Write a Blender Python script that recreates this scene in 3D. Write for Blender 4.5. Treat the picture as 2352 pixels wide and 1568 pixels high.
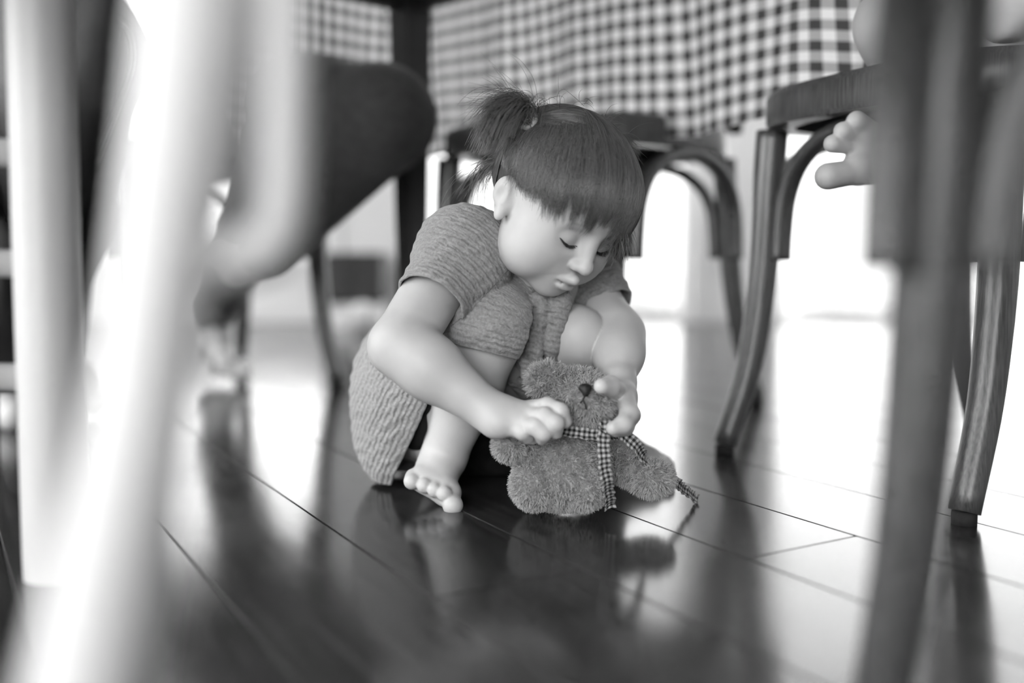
import bpy, math, random
import numpy as np
from mathutils import Vector, Matrix

# ---------------------------------------------------------------- scene, camera, light
for o in list(bpy.data.objects):
    bpy.data.objects.remove(o)
scene = bpy.context.scene
C = scene.collection
random.seed(7)
rng = np.random.default_rng(7)

FPX, CH, PITCH = 2287.0, 0.27, math.atan((784 - 583) / 2287.0)
cam_d = bpy.data.cameras.new('camera')
cam = bpy.data.objects.new('camera', cam_d)
C.objects.link(cam)
cam.location = (0, 0, CH)
cam.rotation_euler = (math.pi / 2 - PITCH, 0, 0)
cam_d.sensor_width = 36.0
cam_d.lens = 36.0 * FPX / 2352.0
cam_d.clip_start = 0.02
cam_d.dof.use_dof = True
cam_d.dof.focus_distance = 1.03
cam_d.dof.aperture_fstop = 1.25
scene.camera = cam

world = bpy.data.worlds.new('overcast_sky')
scene.world = world
world.use_nodes = True
bg = world.node_tree.nodes['Background']
bg.inputs[0].default_value = (1, 1, 1, 1)
bg.inputs[1].default_value = 1.6


def window_light(name, loc, rot, sx, sy, radiance):
    l = bpy.data.lights.new(name, 'AREA')
    l.shape = 'RECTANGLE'
    l.size, l.size_y = sx, sy
    l.energy = radiance * math.pi * sx * sy
    o = bpy.data.objects.new(name, l)
    C.objects.link(o)
    o.location = loc
    o.rotation_euler = rot
    return o


R90 = math.pi / 2
# daylight entering through the room's glazed openings (one lamp outside each)
window_light('daylight_garden_door', (0.16, 4.12, 1.1), (-R90, 0, 0), 1.1, 2.1, 1.5)
window_light('daylight_wide_door', (1.75, 4.12, 1.1), (-R90, 0, 0), 1.4, 2.1, 1.5)
window_light('daylight_back_window', (-1.5, 4.12, 1.2), (-R90, 0, 0), 1.5, 1.9, 1.5)
window_light('daylight_side_window', (-2.72, 0.0, 1.25), (0, -R90, 0), 1.9, 2.4, 7.0)
window_light('daylight_rear_window', (-1.1, -3.22, 1.2), (R90, 0, 0), 2.4, 2.0, 8.5)

vs = scene.view_settings
scene.display_settings.display_device = 'sRGB'
vs.view_transform = 'Standard'
vs.look = 'None'
vs.gamma = 1.0
vs.use_curve_mapping = False
vs.exposure = 0.55
scene.cycles.use_denoising = True
scene.cycles.use_light_tree = False
scene.cycles.max_bounces = 4
scene.cycles.diffuse_bounces = 3
scene.cycles.glossy_bounces = 2
scene.cycles.use_adaptive_sampling = True
scene.cycles.adaptive_threshold = 0.08
scene.cycles.adaptive_min_samples = 12
scene.cycles.transparent_max_bounces = 12
scene.cycles.caustics_reflective = False
scene.cycles.caustics_refractive = False


def P(px, py, Y):
    """point of the world at distance Y that the photograph shows at pixel px, py"""
    dx, dv = (px - 1176) / FPX, (784 - py) / FPX
    sp, cp = math.sin(PITCH), math.cos(PITCH)
    d = np.array([dx, cp + dv * sp, -sp + dv * cp])
    return d * (Y / d[1]) + np.array([0, 0, CH])


# ---------------------------------------------------------------- materials
def nodes_of(name):
    m = bpy.data.materials.new(name)
    m.use_nodes = True
    nt = m.node_tree
    b = nt.nodes['Principled BSDF']
    return m, nt, b


def grey(v):
    return (v, v, v, 1)


def mix_ramp(nt, fac, a, b, p0=0.0, p1=1.0):
    r = nt.nodes.new('ShaderNodeValToRGB')
    r.color_ramp.elements[0].position = p0
    r.color_ramp.elements[1].position = p1
    r.color_ramp.elements[0].color = grey(a)
    r.color_ramp.elements[1].color = grey(b)
    nt.links.new(fac, r.inputs[0])
    return r.outputs[0]


def add_bump(nt, b, h, strength, dist=0.001):
    n = nt.nodes.new('ShaderNodeBump')
    n.inputs['Strength'].default_value = strength
    n.inputs['Distance'].default_value = dist
    nt.links.new(h, n.inputs['Height'])
    nt.links.new(n.outputs[0], b.inputs['Normal'])


def noise(nt, scale, detail=3, vec=None, sc=None, coord='Object'):
    n = nt.nodes.new('ShaderNodeTexNoise')
    n.inputs['Scale'].default_value = scale
    n.inputs['Detail'].default_value = detail
    if vec is None:
        tc = nt.nodes.new('ShaderNodeTexCoord')
        vec = tc.outputs[coord]
    if sc is not None:
        mp = nt.nodes.new('ShaderNodeMapping')
        mp.inputs['Scale'].default_value = sc
        nt.links.new(vec, mp.inputs['Vector'])
        vec = mp.outputs[0]
    nt.links.new(vec, n.inputs['Vector'])
    return n.outputs['Fac']


def math_node(nt, op, a, b=None):
    n = nt.nodes.new('ShaderNodeMath')
    n.operation = op
    for i, v in enumerate((a, b)):
        if v is None:
            continue
        if isinstance(v, (int, float)):
            n.inputs[i].default_value = v
        else:
            nt.links.new(v, n.inputs[i])
    return n.outputs[0]


def attr(nt, name):
    n = nt.nodes.new('ShaderNodeAttribute')
    n.attribute_name = name
    return n.outputs['Fac']


def simple(name, v0, v1, rough, scale=20, bump=0.0, sc=None, spec=0.5, bscale=None, coord='Object'):
    m, nt, b = nodes_of(name)
    f = noise(nt, scale, 4, sc=sc, coord=coord)
    nt.links.new(mix_ramp(nt, f, v0, v1, 0.3, 0.7), b.inputs['Base Color'])
    b.inputs['Roughness'].default_value = rough
    b.inputs['Specular IOR Level'].default_value = spec
    if bump:
        add_bump(nt, b, noise(nt, bscale or scale * 3, 3, sc=sc, coord=coord), bump)
    return m


M = {}
M['wall'] = simple('white_plaster', 0.78, 0.84, 0.8, 3)
M['ceiling'] = simple('ceiling_paint', 0.8, 0.84, 0.9, 3)
M['trim'] = simple('white_gloss_trim', 0.78, 0.84, 0.4, 5)
M['white_paint'] = simple('white_painted_wood', 0.42, 0.46, 0.45, 8, 0.1)
M['table'] = simple('dark_stained_wood', 0.022, 0.034, 0.45, 6, 0.1, sc=(1, 12, 12))
M['outdoor'] = simple('pale_terrace_concrete', 0.7, 0.8, 0.9, 4)
M['dark_box'] = simple('dark_cabinet_paint', 0.012, 0.018, 0.5, 5)
M['pad'] = simple('black_felt_pad', 0.01, 0.015, 0.9, 50)
M['nose'] = simple('black_plastic_nose', 0.010, 0.014, 0.6, 40)
M['tie'] = simple('pale_rubber_hair_tie', 0.5, 0.58, 0.4, 60)
M['lash'] = simple('dark_lash_hair', 0.012, 0.018, 0.6, 50)
M['trousers'] = simple('dark_wool_trousers', 0.022, 0.036, 0.9, 60, 0.3)
M['trousers'].node_tree.nodes['Principled BSDF'].inputs['Sheen Weight'].default_value = 0.2
M['shade_fill'] = simple('shade_black', 0.010, 0.018, 0.95, 80, 0.3, spec=0.1)  # near-black colour standing in for the shade under the dress
M['light_cloth'] = simple('pale_cotton', 0.6, 0.7, 0.9, 30, 0.3)
M['stitch'] = simple('pale_denim_seam', 0.10, 0.22, 0.9, 260)

# wood of the bentwood chairs
m, nt, b = nodes_of('washed_bentwood')
f = noise(nt, 60, 5, sc=(9, 9, 0.35))
nt.links.new(mix_ramp(nt, f, 0.028, 0.11, 0.3, 0.72), b.inputs['Base Color'])
b.inputs['Roughness'].default_value = 0.33
b.inputs['Specular IOR Level'].default_value = 0.7
add_bump(nt, b, f, 0.15)
M['bent'] = m

# floor planks: dark wood under a clear varnish
m, nt, b = nodes_of('varnished_dark_plank')
oi = nt.nodes.new('ShaderNodeObjectInfo')
f = noise(nt, 14, 6, sc=(0.5, 7, 1))
c1 = mix_ramp(nt, f, 0.018, 0.045, 0.3, 0.7)
mul = nt.nodes.new('ShaderNodeMix')
mul.data_type = 'RGBA'
mul.blend_type = 'MULTIPLY'
mul.inputs[0].default_value = 1.0
nt.links.new(c1, mul.inputs[6])
nt.links.new(mix_ramp(nt, oi.outputs['Random'], 0.75, 1.25), mul.inputs[7])
nt.links.new(mul.outputs[2], b.inputs['Base Color'])
b.inputs['Roughness'].default_value = 0.5
b.inputs['Specular IOR Level'].default_value = 0.0
b.inputs['Coat Weight'].default_value = 1.0
b.inputs['Coat IOR'].default_value = 1.5
f2 = noise(nt, 5, 4)
nt.links.new(mix_ramp(nt, f2, 0.13, 0.2, 0.3, 0.7), b.inputs['Coat Roughness'])
add_bump(nt, b, noise(nt, 30, 3, sc=(0.4, 4, 1)), 0.05)
M['floor'] = m

# skin
m, nt, b = nodes_of('skin')
t = attr(nt, 'tint')
f = noise(nt, 60, 3)
v = math_node(nt, 'MULTIPLY', math_node(nt, 'ADD', math_node(nt, 'MULTIPLY', f, 0.06), 0.50), t)
cb = nt.nodes.new('ShaderNodeCombineColor')
for i in range(3):
    nt.links.new(v, cb.inputs[i])
nt.links.new(cb.outputs[0], b.inputs['Base Color'])
b.inputs['Roughness'].default_value = 0.5
b.inputs['Specular IOR Level'].default_value = 0.4
b.inputs['Subsurface Weight'].default_value = 0.0
b.inputs['Subsurface Radius'].default_value = (0.008, 0.008, 0.008)
b.inputs['Subsurface Scale'].default_value = 1.0
add_bump(nt, b, noise(nt, 900, 2), 0.06)
M['skin'] = m

# crinkled double gauze dress
m, nt, b = nodes_of('crinkled_gauze')
r = attr(nt, 'ridge')
w = attr(nt, 'cross')
n1 = noise(nt, 70, 3)
warp = math_node(nt, 'ADD', math_node(nt, 'MULTIPLY', r, 1000.0), math_node(nt, 'MULTIPLY', n1, 7.0))
s1 = math_node(nt, 'SINE', math_node(nt, 'MULTIPLY', warp, 1.05))
warp2 = math_node(nt, 'ADD', math_node(nt, 'MULTIPLY', w, 1000.0), math_node(nt, 'MULTIPLY', n1, 9.0))
s2 = math_node(nt, 'SINE', math_node(nt, 'MULTIPLY', warp2, 1.7))
h = math_node(nt, 'ADD', math_node(nt, 'MULTIPLY', s1, 0.6), math_node(nt, 'MULTIPLY', s2, 0.18))
h = math_node(nt, 'ADD', h, math_node(nt, 'MULTIPLY', noise(nt, 420, 3), 1.1))
nt.links.new(mix_ramp(nt, noise(nt, 350, 3), 0.24, 0.35, 0.3, 0.7), b.inputs['Base Color'])
b.inputs['Roughness'].default_value = 0.95
b.inputs['Specular IOR Level'].default_value = 0.1
b.inputs['Sheen Weight'].default_value = 0.25
add_bump(nt, b, h, 0.75, 0.0012)
M['dress'] = m

# hair and fur
def hair_mat(name, v0, v1, rough, spec=0.5):
    m, nt, b = nodes_of(name)
    hi = nt.nodes.new('ShaderNodeHairInfo')
    nt.links.new(mix_ramp(nt, hi.outputs['Random'], v0, v1), b.inputs['Base Color'])
    b.inputs['Roughness'].default_value = rough
    b.inputs['Specular IOR Level'].default_value = spec
    return m


M['hair'] = hair_mat('brown_hair', 0.055, 0.17, 0.28, 0.8)
M['haircap'] = simple('hair_underlayer', 0.03, 0.055, 0.6, 400, 0.4, sc=(1, 1, .15))
M['fur'] = hair_mat('bear_fur', 0.28, 0.58, 0.8, 0.2)
M['bear'] = simple('bear_plush_backing', 0.16, 0.26, 0.95, 300, 0.3)

# denim
m, nt, b = nodes_of('denim')
tc = nt.nodes.new('ShaderNodeTexCoord')
mp = nt.nodes.new('ShaderNodeMapping')
mp.inputs['Rotation'].default_value = (0.3, 0.9, 0.2)
nt.links.new(tc.outputs['Object'], mp.inputs['Vector'])
wv = nt.nodes.new('ShaderNodeTexWave')
wv.inputs['Scale'].default_value = 170
wv.inputs['Distortion'].default_value = 3
nt.links.new(mp.outputs[0], wv.inputs['Vector'])
n1 = noise(nt, 9, 5)
t = attr(nt, 'tint')
v = math_node(nt, 'MULTIPLY', math_node(nt, 'ADD', math_node(nt, 'MULTIPLY', n1, 0.05), math_node(nt, 'MULTIPLY', wv.outputs['Fac'], 0.03)), t)
cb = nt.nodes.new('ShaderNodeCombineColor')
for i in range(3):
    nt.links.new(v, cb.inputs[i])
nt.links.new(cb.outputs[0], b.inputs['Base Color'])
b.inputs['Roughness'].default_value = 0.95
add_bump(nt, b, wv.outputs['Fac'], 0.2)
M['denim'] = m


def gingham(name, period, vals, translucent):
    m, nt, b = nodes_of(name)
    uv = nt.nodes.new('ShaderNodeUVMap')
    sx = nt.nodes.new('ShaderNodeSeparateXYZ')
    nt.links.new(uv.outputs[0], sx.inputs[0])
    s = []
    for i in range(2):
        fr = math_node(nt, 'FRACT', math_node(nt, 'MULTIPLY', sx.outputs[i], 1.0 / period))
        s.append(math_node(nt, 'GREATER_THAN', fr, 0.5))
    tot = math_node(nt, 'MULTIPLY', math_node(nt, 'ADD', s[0], s[1]), 0.5)
    r = nt.nodes.new('ShaderNodeValToRGB')
    r.color_ramp.interpolation = 'CONSTANT'
    e = r.color_ramp.elements
    e[0].position, e[0].color = 0.0, grey(vals[0])
    e[1].position, e[1].color = 0.25, grey(vals[1])
    e2 = e.new(0.75)
    e2.color = grey(vals[2])
    nt.links.new(tot, r.inputs[0])
    nt.links.new(r.outputs[0], b.inputs['Base Color'])
    b.inputs['Roughness'].default_value = 0.9
    b.inputs['Specular IOR Level'].default_value = 0.1
    add_bump(nt, b, noise(nt, 900, 2), 0.2)
    if translucent:
        tr = nt.nodes.new('ShaderNodeBsdfTranslucent')
        nt.links.new(r.outputs[0], tr.inputs[0])
        mx = nt.nodes.new('ShaderNodeMixShader')
        mx.inputs[0].default_value = translucent
        nt.links.new(b.outputs[0], mx.inputs[1])
        nt.links.new(tr.outputs[0], mx.inputs[2])
        nt.links.new(mx.outputs[0], nt.nodes['Material Output'].inputs[0])
    return m


M['gingham'] = gingham('gingham_cotton', 0.027, (0.92, 0.46, 0.08), 0.66)
M['ribbon'] = gingham('gingham_ribbon', 0.005, (0.6, 0.2, 0.03), 0.1)

# window glass: clear pane with a faint reflection
m = bpy.data.materials.new('window_glass')
m.use_nodes = True
nt = m.node_tree
nt.nodes.remove(nt.nodes['Principled BSDF'])
tr = nt.nodes.new('ShaderNodeBsdfTransparent')
gl = nt.nodes.new('ShaderNodeBsdfGlossy')
gl.inputs['Roughness'].default_value = 0.02
mx = nt.nodes.new('ShaderNodeMixShader')
mx.inputs[0].default_value = 0.06
nt.links.new(tr.outputs[0], mx.inputs[1])
nt.links.new(gl.outputs[0], mx.inputs[2])
nt.links.new(mx.outputs[0], nt.nodes['Material Output'].inputs[0])
M['glass'] = m


# ---------------------------------------------------------------- object helpers
def tag(o, label=None, cat=None, group=None, kind=None):
    if label:
        o['label'] = label
    if cat:
        o['category'] = cat
    if group:
        o['group'] = group
    if kind:
        o['kind'] = kind
    return o


def empty(name, loc=(0, 0, 0), rz=0.0, parent=None):
    o = bpy.data.objects.new(name, None)
    o.empty_display_size = 0.05
    C.objects.link(o)
    o.location = loc
    o.rotation_euler = (0, 0, rz)
    if parent:
        o.parent = parent
    return o


def link_mesh(name, me, mat=None, parent=None):
    o = bpy.data.objects.new(name, me)
    C.objects.link(o)
    if mat is not None and not me.materials:
        me.materials.append(M[mat] if isinstance(mat, str) else mat)
    if parent:
        o.parent = parent
    return o


class MB:
    def __init__(s):
        s.v, s.f = [], []

    def add(s, v, f):
        o = len(s.v)
        s.v += [tuple(map(float, p)) for p in v]
        s.f += [tuple(i + o for i in q) for q in f]

    def box(s, lo, hi, bev=0.0, rot=None, org=None):
        x0, y0, z0 = lo
        x1, y1, z1 = hi
        if bev <= 0:
            v = [(x, y, z) for z in (z0, z1) for y in (y0, y1) for x in (x0, x1)]
            f = [(0, 2, 3, 1), (4, 5, 7, 6), (0, 1, 5, 4), (2, 6, 7, 3), (0, 4, 6, 2), (1, 3, 7, 5)]
        else:
            def ring(z, i):
                a0, a1, b0, b1 = x0 + i, x1 - i, y0 + i, y1 - i
                e = bev
                return [(a0 + e, b0, z), (a1 - e, b0, z), (a1, b0 + e, z), (a1, b1 - e, z), (a1 - e, b1, z), (a0 + e, b1, z), (a0, b1 - e, z), (a0, b0 + e, z)]
            v = ring(z0, bev * .9) + ring(z0 + bev, 0) + ring(z1 - bev, 0) + ring(z1, bev * .9)
            f = [tuple(range(7, -1, -1)), tuple(range(24, 32))]
            for k in range(3):
                for i in range(8):
                    j = (i + 1) % 8
                    f.append((k * 8 + i, k * 8 + j, k * 8 + 8 + j, k * 8 + 8 + i))
        if rot is not None:
            v = [tuple(rot @ Vector(p) + (org or Vector((0, 0, 0)))) for p in v]
        s.add(v, f)
        return s

    def sweep(s, pts, rad, n=12, flat=None, up=None, cap=True, res=0):
        """tube along pts; rad number/list; flat=(w,h) scales of the section along side / up"""
        pts = np.array(pts, float)
        rad = np.full(len(pts), rad, float) if np.isscalar(rad) else np.array(rad, float)
        if res:
            pts, rad = spline(pts, rad, res)
        T = np.gradient(pts, axis=0)
        T /= np.linalg.norm(T, axis=1)[:, None] + 1e-12
        u = np.array(up if up is not None else ((0, 0, 1) if abs(T[0][2]) < .9 else (0, 1, 0)), float)
        rings = []
        for i in range(len(pts)):
            if up is not None:
                u = np.array(up, float)
            u = u - T[i] * u.dot(T[i])
            u /= np.linalg.norm(u) + 1e-12
            sd = np.cross(T[i], u)
            a = np.linspace(0, 2 * np.pi, n, endpoint=False)
            fw, fh = flat or (1, 1)
            if flat is not None:   # rounded-rectangle-like section
                ca, sa = np.cos(a), np.sin(a)
                ca = np.sign(ca) * np.abs(ca) ** .6
                sa = np.sign(sa) * np.abs(sa) ** .6
            else:
                ca, sa = np.cos(a), np.sin(a)
            rings.append(pts[i] + rad[i] * (fw * ca[:, None] * sd + fh * sa[:, None] * u))
        v = np.concatenate(rings)
        f = []
        for k in range(len(pts) - 1):
            for i in range(n):
                j = (i + 1) % n
                f.append((k * n + i, k * n + n + i, k * n + n + j, k * n + j))
        if cap:
            f.append(tuple(range(n)))
            f.append(tuple(range((len(pts)) * n - 1, (len(pts) - 1) * n - 1, -1)))
        s.add(v, f)
        return s

    def mesh(s, name, smooth=True):
        me = bpy.data.meshes.new(name)
        me.from_pydata(s.v, [], s.f)
        if smooth:
            me.polygons.foreach_set('use_smooth', [True] * len(me.polygons))
        me.update()
        return me

    def build(s, name, mat, parent=None, smooth=True, sharp=None):
        me = s.mesh(name, smooth)
        if sharp:
            me.set_sharp_from_angle(angle=sharp)
        return link_mesh(name, me, mat, parent)


def spline(pts, rad, res):
    pts, rad = np.array(pts, float), np.array(rad, float)
    n = len(pts)
    ext = np.vstack([2 * pts[0] - pts[1], pts, 2 * pts[-1] - pts[-2]])
    out, ro = [], []
    for i in range(n - 1):
        p0, p1, p2, p3 = ext[i], ext[i + 1], ext[i + 2], ext[i + 3]
        for k in range(res):
            t = k / res
            out.append(.5 * ((2 * p1) + (-p0 + p2) * t + (2 * p0 - 5 * p1 + 4 * p2 - p3) * t * t + (-p0 + 3 * p1 - 3 * p2 + p3) * t ** 3))
            ro.append(rad[i] * (1 - t) + rad[i + 1] * t)
    out.append(pts[-1])
    ro.append(rad[-1])
    return np.array(out), np.array(ro)


def sub_objects_copy(root, loc, rz):
    r = root.copy()
    C.objects.link(r)
    r.location = loc
    r.rotation_euler = (0, 0, rz)
    for ch in list(root.children):
        c = ch.copy()
        C.objects.link(c)
        c.parent = r
        for g in ch.children:
            d = g.copy()
            C.objects.link(d)
            d.parent = c
    return r


# ---------------------------------------------------------------- sculpting with distance fields
class Field:
    """soft-blended rounded solids, meshed as one continuous skin"""

    def __init__(s):
        s.groups = [[]]

    def group(s, base=None):
        s.groups.append(list(base) if base else [])
        return s

    def _add(s, fn, c, r, k, op):
        s.groups[-1].append((fn, np.array(c, float), float(r), k, op))
        return s

    def cone(s, a, b, ra, rb, k=0.01, op='+'):
        a, b = np.array(a, np.float32), np.array(b, np.float32)
        ba = b - a
        l2 = float(ba.dot(ba))
        rr = ra - rb
        a2 = l2 - rr * rr

        def fn(p):
            if a2 <= 1e-12:
                return np.linalg.norm(p - (a if ra > rb else b), axis=1) - max(ra, rb)
            pa = p - a
            y = pa @ ba
            z = y - l2
            x2 = ((pa * l2 - y[:, None] * ba) ** 2).sum(1)
            y2 = y * y * l2
            z2 = z * z * l2
            kk = np.sign(rr) * rr * rr * x2
            il2 = 1.0 / l2
            d = (np.sqrt(x2 * a2 * il2) + y * rr) * il2 - ra
            c1 = np.sign(z) * a2 * z2 > kk
            c2 = np.sign(y) * a2 * y2 < kk
            d = np.where(c2, np.sqrt(x2 + y2) * il2 - ra, d)
            d = np.where(c1, np.sqrt(x2 + z2) * il2 - rb, d)
            return d
        return s._add(fn, (a + b) / 2, math.sqrt(l2) / 2 + max(ra, rb), k, op)

    def chain(s, pts, rads, k=0.01, op='+'):
        for i in range(len(pts) - 1):
            s.cone(pts[i], pts[i + 1], rads[i], rads[i + 1], k, op)
        return s

    def ell(s, c, r, k=0.01, op='+', rot=None):
        c = np.array(c, np.float32)
        r = np.full(3, r, np.float32) if np.isscalar(r) else np.array(r, np.float32)
        Rm = None if rot is None else np.array(rot, np.float32)   # columns = axes

        def fn(p):
            q = p - c
            if Rm is not None:
                q = q @ Rm
            q = q / r
            k0 = np.sqrt((q * q).sum(1))
            q = q / r
            k1 = np.sqrt((q * q).sum(1))
            return np.where(k1 < 1e-9, -r.min(), k0 * (k0 - 1.0) / (k1 + 1e-12))
        return s._add(fn, c, r.max(), k, op)

    def plane(s, pt, nrm, c, rad, k=0.002):
        """cut away what lies on the side the normal points to, inside a ball c, rad"""
        pt, n = np.array(pt, np.float32), np.array(nrm, np.float32)
        n = n / np.linalg.norm(n)
        c = np.array(c, np.float32)

        def fn(p):
            return np.maximum(-((p - pt) @ n), np.linalg.norm(p - c, axis=1) - rad)
        return s._add(fn, c, rad, k, '-')

    def shell(s, th):
        return s._add(th, (0, 0, 0), 1e9, 0, 'shell')

    def disp(s, fn):
        return s._add(fn, (0, 0, 0), 1e9, 0, 'disp')

    def _eval(s, p, rel=None, store=None):
        """rel: per group the list of booleans saying which solids reach this block"""
        res = None
        for gi, g in enumerate(s.groups):
            rg = rel[gi] if rel is not None else None
            if rg is None and rel is not None:
                continue
            d = np.full(len(p), 0.08, p.dtype)
            for oi, (fn, cc, r, k, op) in enumerate(g):
                if op == 'shell':
                    d = np.maximum(d, -(d + fn))
                    continue
                if op == 'disp':
                    d = d + fn(p)
                    continue
                if rg is not None and not rg[oi]:
                    continue
                e = fn(p)
                if store is not None:
                    store[gi, oi] = e
                if op == '+':
                    if k > 0:
                        h = np.clip(0.5 + (0.5 / k) * (d - e), 0, 1)
                        d = d + (e - d) * h - k * h * (1 - h)
                    else:
                        d = np.minimum(d, e)
                else:
                    if k > 0:
                        h = np.clip(0.5 - (0.5 / k) * (d + e), 0, 1)
                        d = d - (e + d) * h + k * h * (1 - h)
                    else:
                        d = np.maximum(d, -e)
            res = d if res is None else np.minimum(res, d)
        return res if res is not None else np.full(len(p), .08, p.dtype)

    def mesh(s, name, h=0.0016, B=11, lo=None, hi=None):
        cs = [(c, r) for g in s.groups for _, c, r, _, op in g if op == '+']
        lo = np.min([c - r for c, r in cs], axis=0) - 3 * h if lo is None else np.array(lo)
        hi = np.max([c + r for c, r in cs], axis=0) + 3 * h if hi is None else np.array(hi)
        nb = np.ceil((hi - lo) / (h * B)).astype(int)
        N = nb * B + 1
        ctr = [lo[i] + h * B * (np.arange(nb[i]) + .5) for i in range(3)]
        G = np.stack(np.meshgrid(*ctr, indexing='ij'), -1).reshape(-1, 3)
        store = {}
        dc = s._eval(G, None, store)
        br = h * B * math.sqrt(3) / 2
        V = np.empty(N, np.float32)
        big = np.repeat(np.repeat(np.repeat(np.where(dc > 0, 1.0, -1.0).reshape(nb), B, 0), B, 1), B, 2)
        V[:-1, :-1, :-1] = big
        V[-1], V[:, -1], V[:, :, -1] = 1, 1, 1
        ii = np.stack(np.meshgrid(*[np.arange(B + 1)] * 3, indexing='ij'), -1).reshape(-1, 3)
        idx = np.stack(np.unravel_index(np.arange(len(G)), nb), -1)
        for q in np.nonzero(np.abs(dc) < br * 1.25 + 0.003)[0]:
            b0 = idx[q] * B
            p = lo + (ii + b0) * h
            rel = []
            for gi, g in enumerate(s.groups):
                rg = [op in ('shell', 'disp') or store[gi, oi][q] < 2.0 * br + k + .003 for oi, (_, _, _, k, op) in enumerate(g)]
                rel.append(rg if any(x and g[oi][4] == '+' for oi, x in enumerate(rg)) else None)
            d = s._eval(p.astype(np.float32), rel).reshape(B + 1, B + 1, B + 1)
            V[b0[0]:b0[0] + B + 1, b0[1]:b0[1] + B + 1, b0[2]:b0[2] + B + 1] = d
        return surface_nets(V, lo, h)


def surface_nets(V, lo, h):
    S = V < 0
    nx, ny, nz = V.shape
    a = np.zeros((nx - 1, ny - 1, nz - 1), np.uint8)
    for i in (0, 1):
        for j in (0, 1):
            for k in (0, 1):
                a += S[i:nx - 1 + i, j:ny - 1 + j, k:nz - 1 + k]
    act = np.argwhere((a > 0) & (a < 8))
    ids = np.full(a.shape, -1, np.int32)
    ids[act[:, 0], act[:, 1], act[:, 2]] = np.arange(len(act))
    corner = {}
    for i in (0, 1):
        for j in (0, 1):
            for k in (0, 1):
                corner[i, j, k] = V[act[:, 0] + i, act[:, 1] + j, act[:, 2] + k].astype(float)
    acc = np.zeros((len(act), 3))
    cnt = np.zeros(len(act))
    keys = list(corner)
    for x in keys:
        for ax in range(3):
            if x[ax] == 1:
                continue
            y = list(x)
            y[ax] = 1
            y = tuple(y)
            va, vb = corner[x], corner[y]
            m = (va < 0) != (vb < 0)
            t = np.where(m, va / (va - vb + 1e-20), 0)
            p = np.array(x, float)[None] + np.zeros((len(act), 3))
            p[:, ax] += t
            acc += np.where(m[:, None], p, 0)
            cnt += m
    vert = lo + h * (act + acc / cnt[:, None])
    quads = []
    for ax in range(3):
        s0 = [slice(None)] * 3
        s1 = [slice(None)] * 3
        s0[ax] = slice(0, -1)
        s1[ax] = slice(1, None)
        A, Bq = S[tuple(s0)], S[tuple(s1)]
        e = np.argwhere(A != Bq)
        u, v = (ax + 1) % 3, (ax + 2) % 3
        ok = (e[:, u] > 0) & (e[:, v] > 0) & (e[:, u] < V.shape[u] - 1) & (e[:, v] < V.shape[v] - 1)
        e = e[ok]
        inside = A[e[:, 0], e[:, 1], e[:, 2]]

        def cell(du, dv):
            c = e.copy()
            c[:, u] += du
            c[:, v] += dv
            return ids[c[:, 0], c[:, 1], c[:, 2]]
        q = np.stack([cell(-1, -1), cell(0, -1), cell(0, 0), cell(-1, 0)], 1)
        q[~inside] = q[~inside][:, ::-1]
        quads.append(q)
    quads = np.concatenate(quads)
    quads = quads[(quads >= 0).all(1)]
    # two light smoothing passes
    return vert, quads


def np_mesh(name, v, q, attrs=None):
    me = bpy.data.meshes.new(name)
    me.vertices.add(len(v))
    me.vertices.foreach_set('co', np.asarray(v, np.float32).ravel())
    k = q.shape[1]
    me.loops.add(len(q) * k)
    me.loops.foreach_set('vertex_index', q.astype(np.int32).ravel())
    me.polygons.add(len(q))
    me.polygons.foreach_set('loop_start', np.arange(len(q), dtype=np.int32) * k)
    me.polygons.foreach_set('use_smooth', np.ones(len(q), bool))
    for n, a in (attrs or {}).items():
        at = me.attributes.new(n, 'FLOAT', 'POINT')
        at.data.foreach_set('value', np.asarray(a, np.float32))
    me.update()
    me.validate()
    return me


def sculpt(name, F, mat, parent=None, h=0.0016, attrs=None, **kw):
    v, q = F.mesh(name, h, **kw)
    at = {k: f(v) for k, f in (attrs or {}).items()}
    me = np_mesh(name, v, q, at)
    o = link_mesh(name, me, mat, parent)
    return o, v, q


def strands(name, S, radii, mat, parent=None):
    """S: (n, k, 3) array of strand points, radii (k,) profile or (n,k)"""
    S = np.asarray(S, np.float32)
    n, k = S.shape[:2]
    hc = bpy.data.hair_curves.new(name)
    hc.add_curves([k] * n)
    hc.attributes['position'].data.foreach_set('vector', S.reshape(-1))
    r = np.broadcast_to(np.asarray(radii, np.float32), (n, k)).reshape(-1)
    at = hc.attributes.get('radius') or hc.attributes.new('radius', 'FLOAT', 'POINT')
    at.data.foreach_set('value', np.ascontiguousarray(r))
    hc.materials.append(M[mat])
    o = bpy.data.objects.new(name, hc)
    C.objects.link(o)
    if parent:
        o.parent = parent
    return o


def nrm(v):
    v = np.asarray(v, float)
    return v / (np.linalg.norm(v) + 1e-12)

# ================================================================ the room
X0, X1, Y0, Y1, ZC = -2.6, 3.1, -3.1, 3.95, 2.6
TW = 0.12


def wall(name, along, fixed, lo, hi, openings, outward):
    """wall with rectangular openings; along 'x' or 'y'"""
    mb = MB()
    cuts = sorted(openings)
    a = lo
    f0, f1 = sorted((fixed, fixed + outward * TW))

    def slab(a0, a1, z0, z1):
        if a1 - a0 < 1e-4 or z1 - z0 < 1e-4:
            return
        if along == 'x':
            mb.box((a0, f0, z0), (a1, f1, z1))
        else:
            mb.box((f0, a0, z0), (f1, a1, z1))
    for (o0, o1, z0, z1) in cuts:
        slab(a, o0, 0, ZC)
        slab(o0, o1, 0, z0)
        slab(o0, o1, z1, ZC)
        a = o1
    slab(a, hi, 0, ZC)
    return tag(mb.build(name, 'wall', smooth=False), kind='structure')


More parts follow.
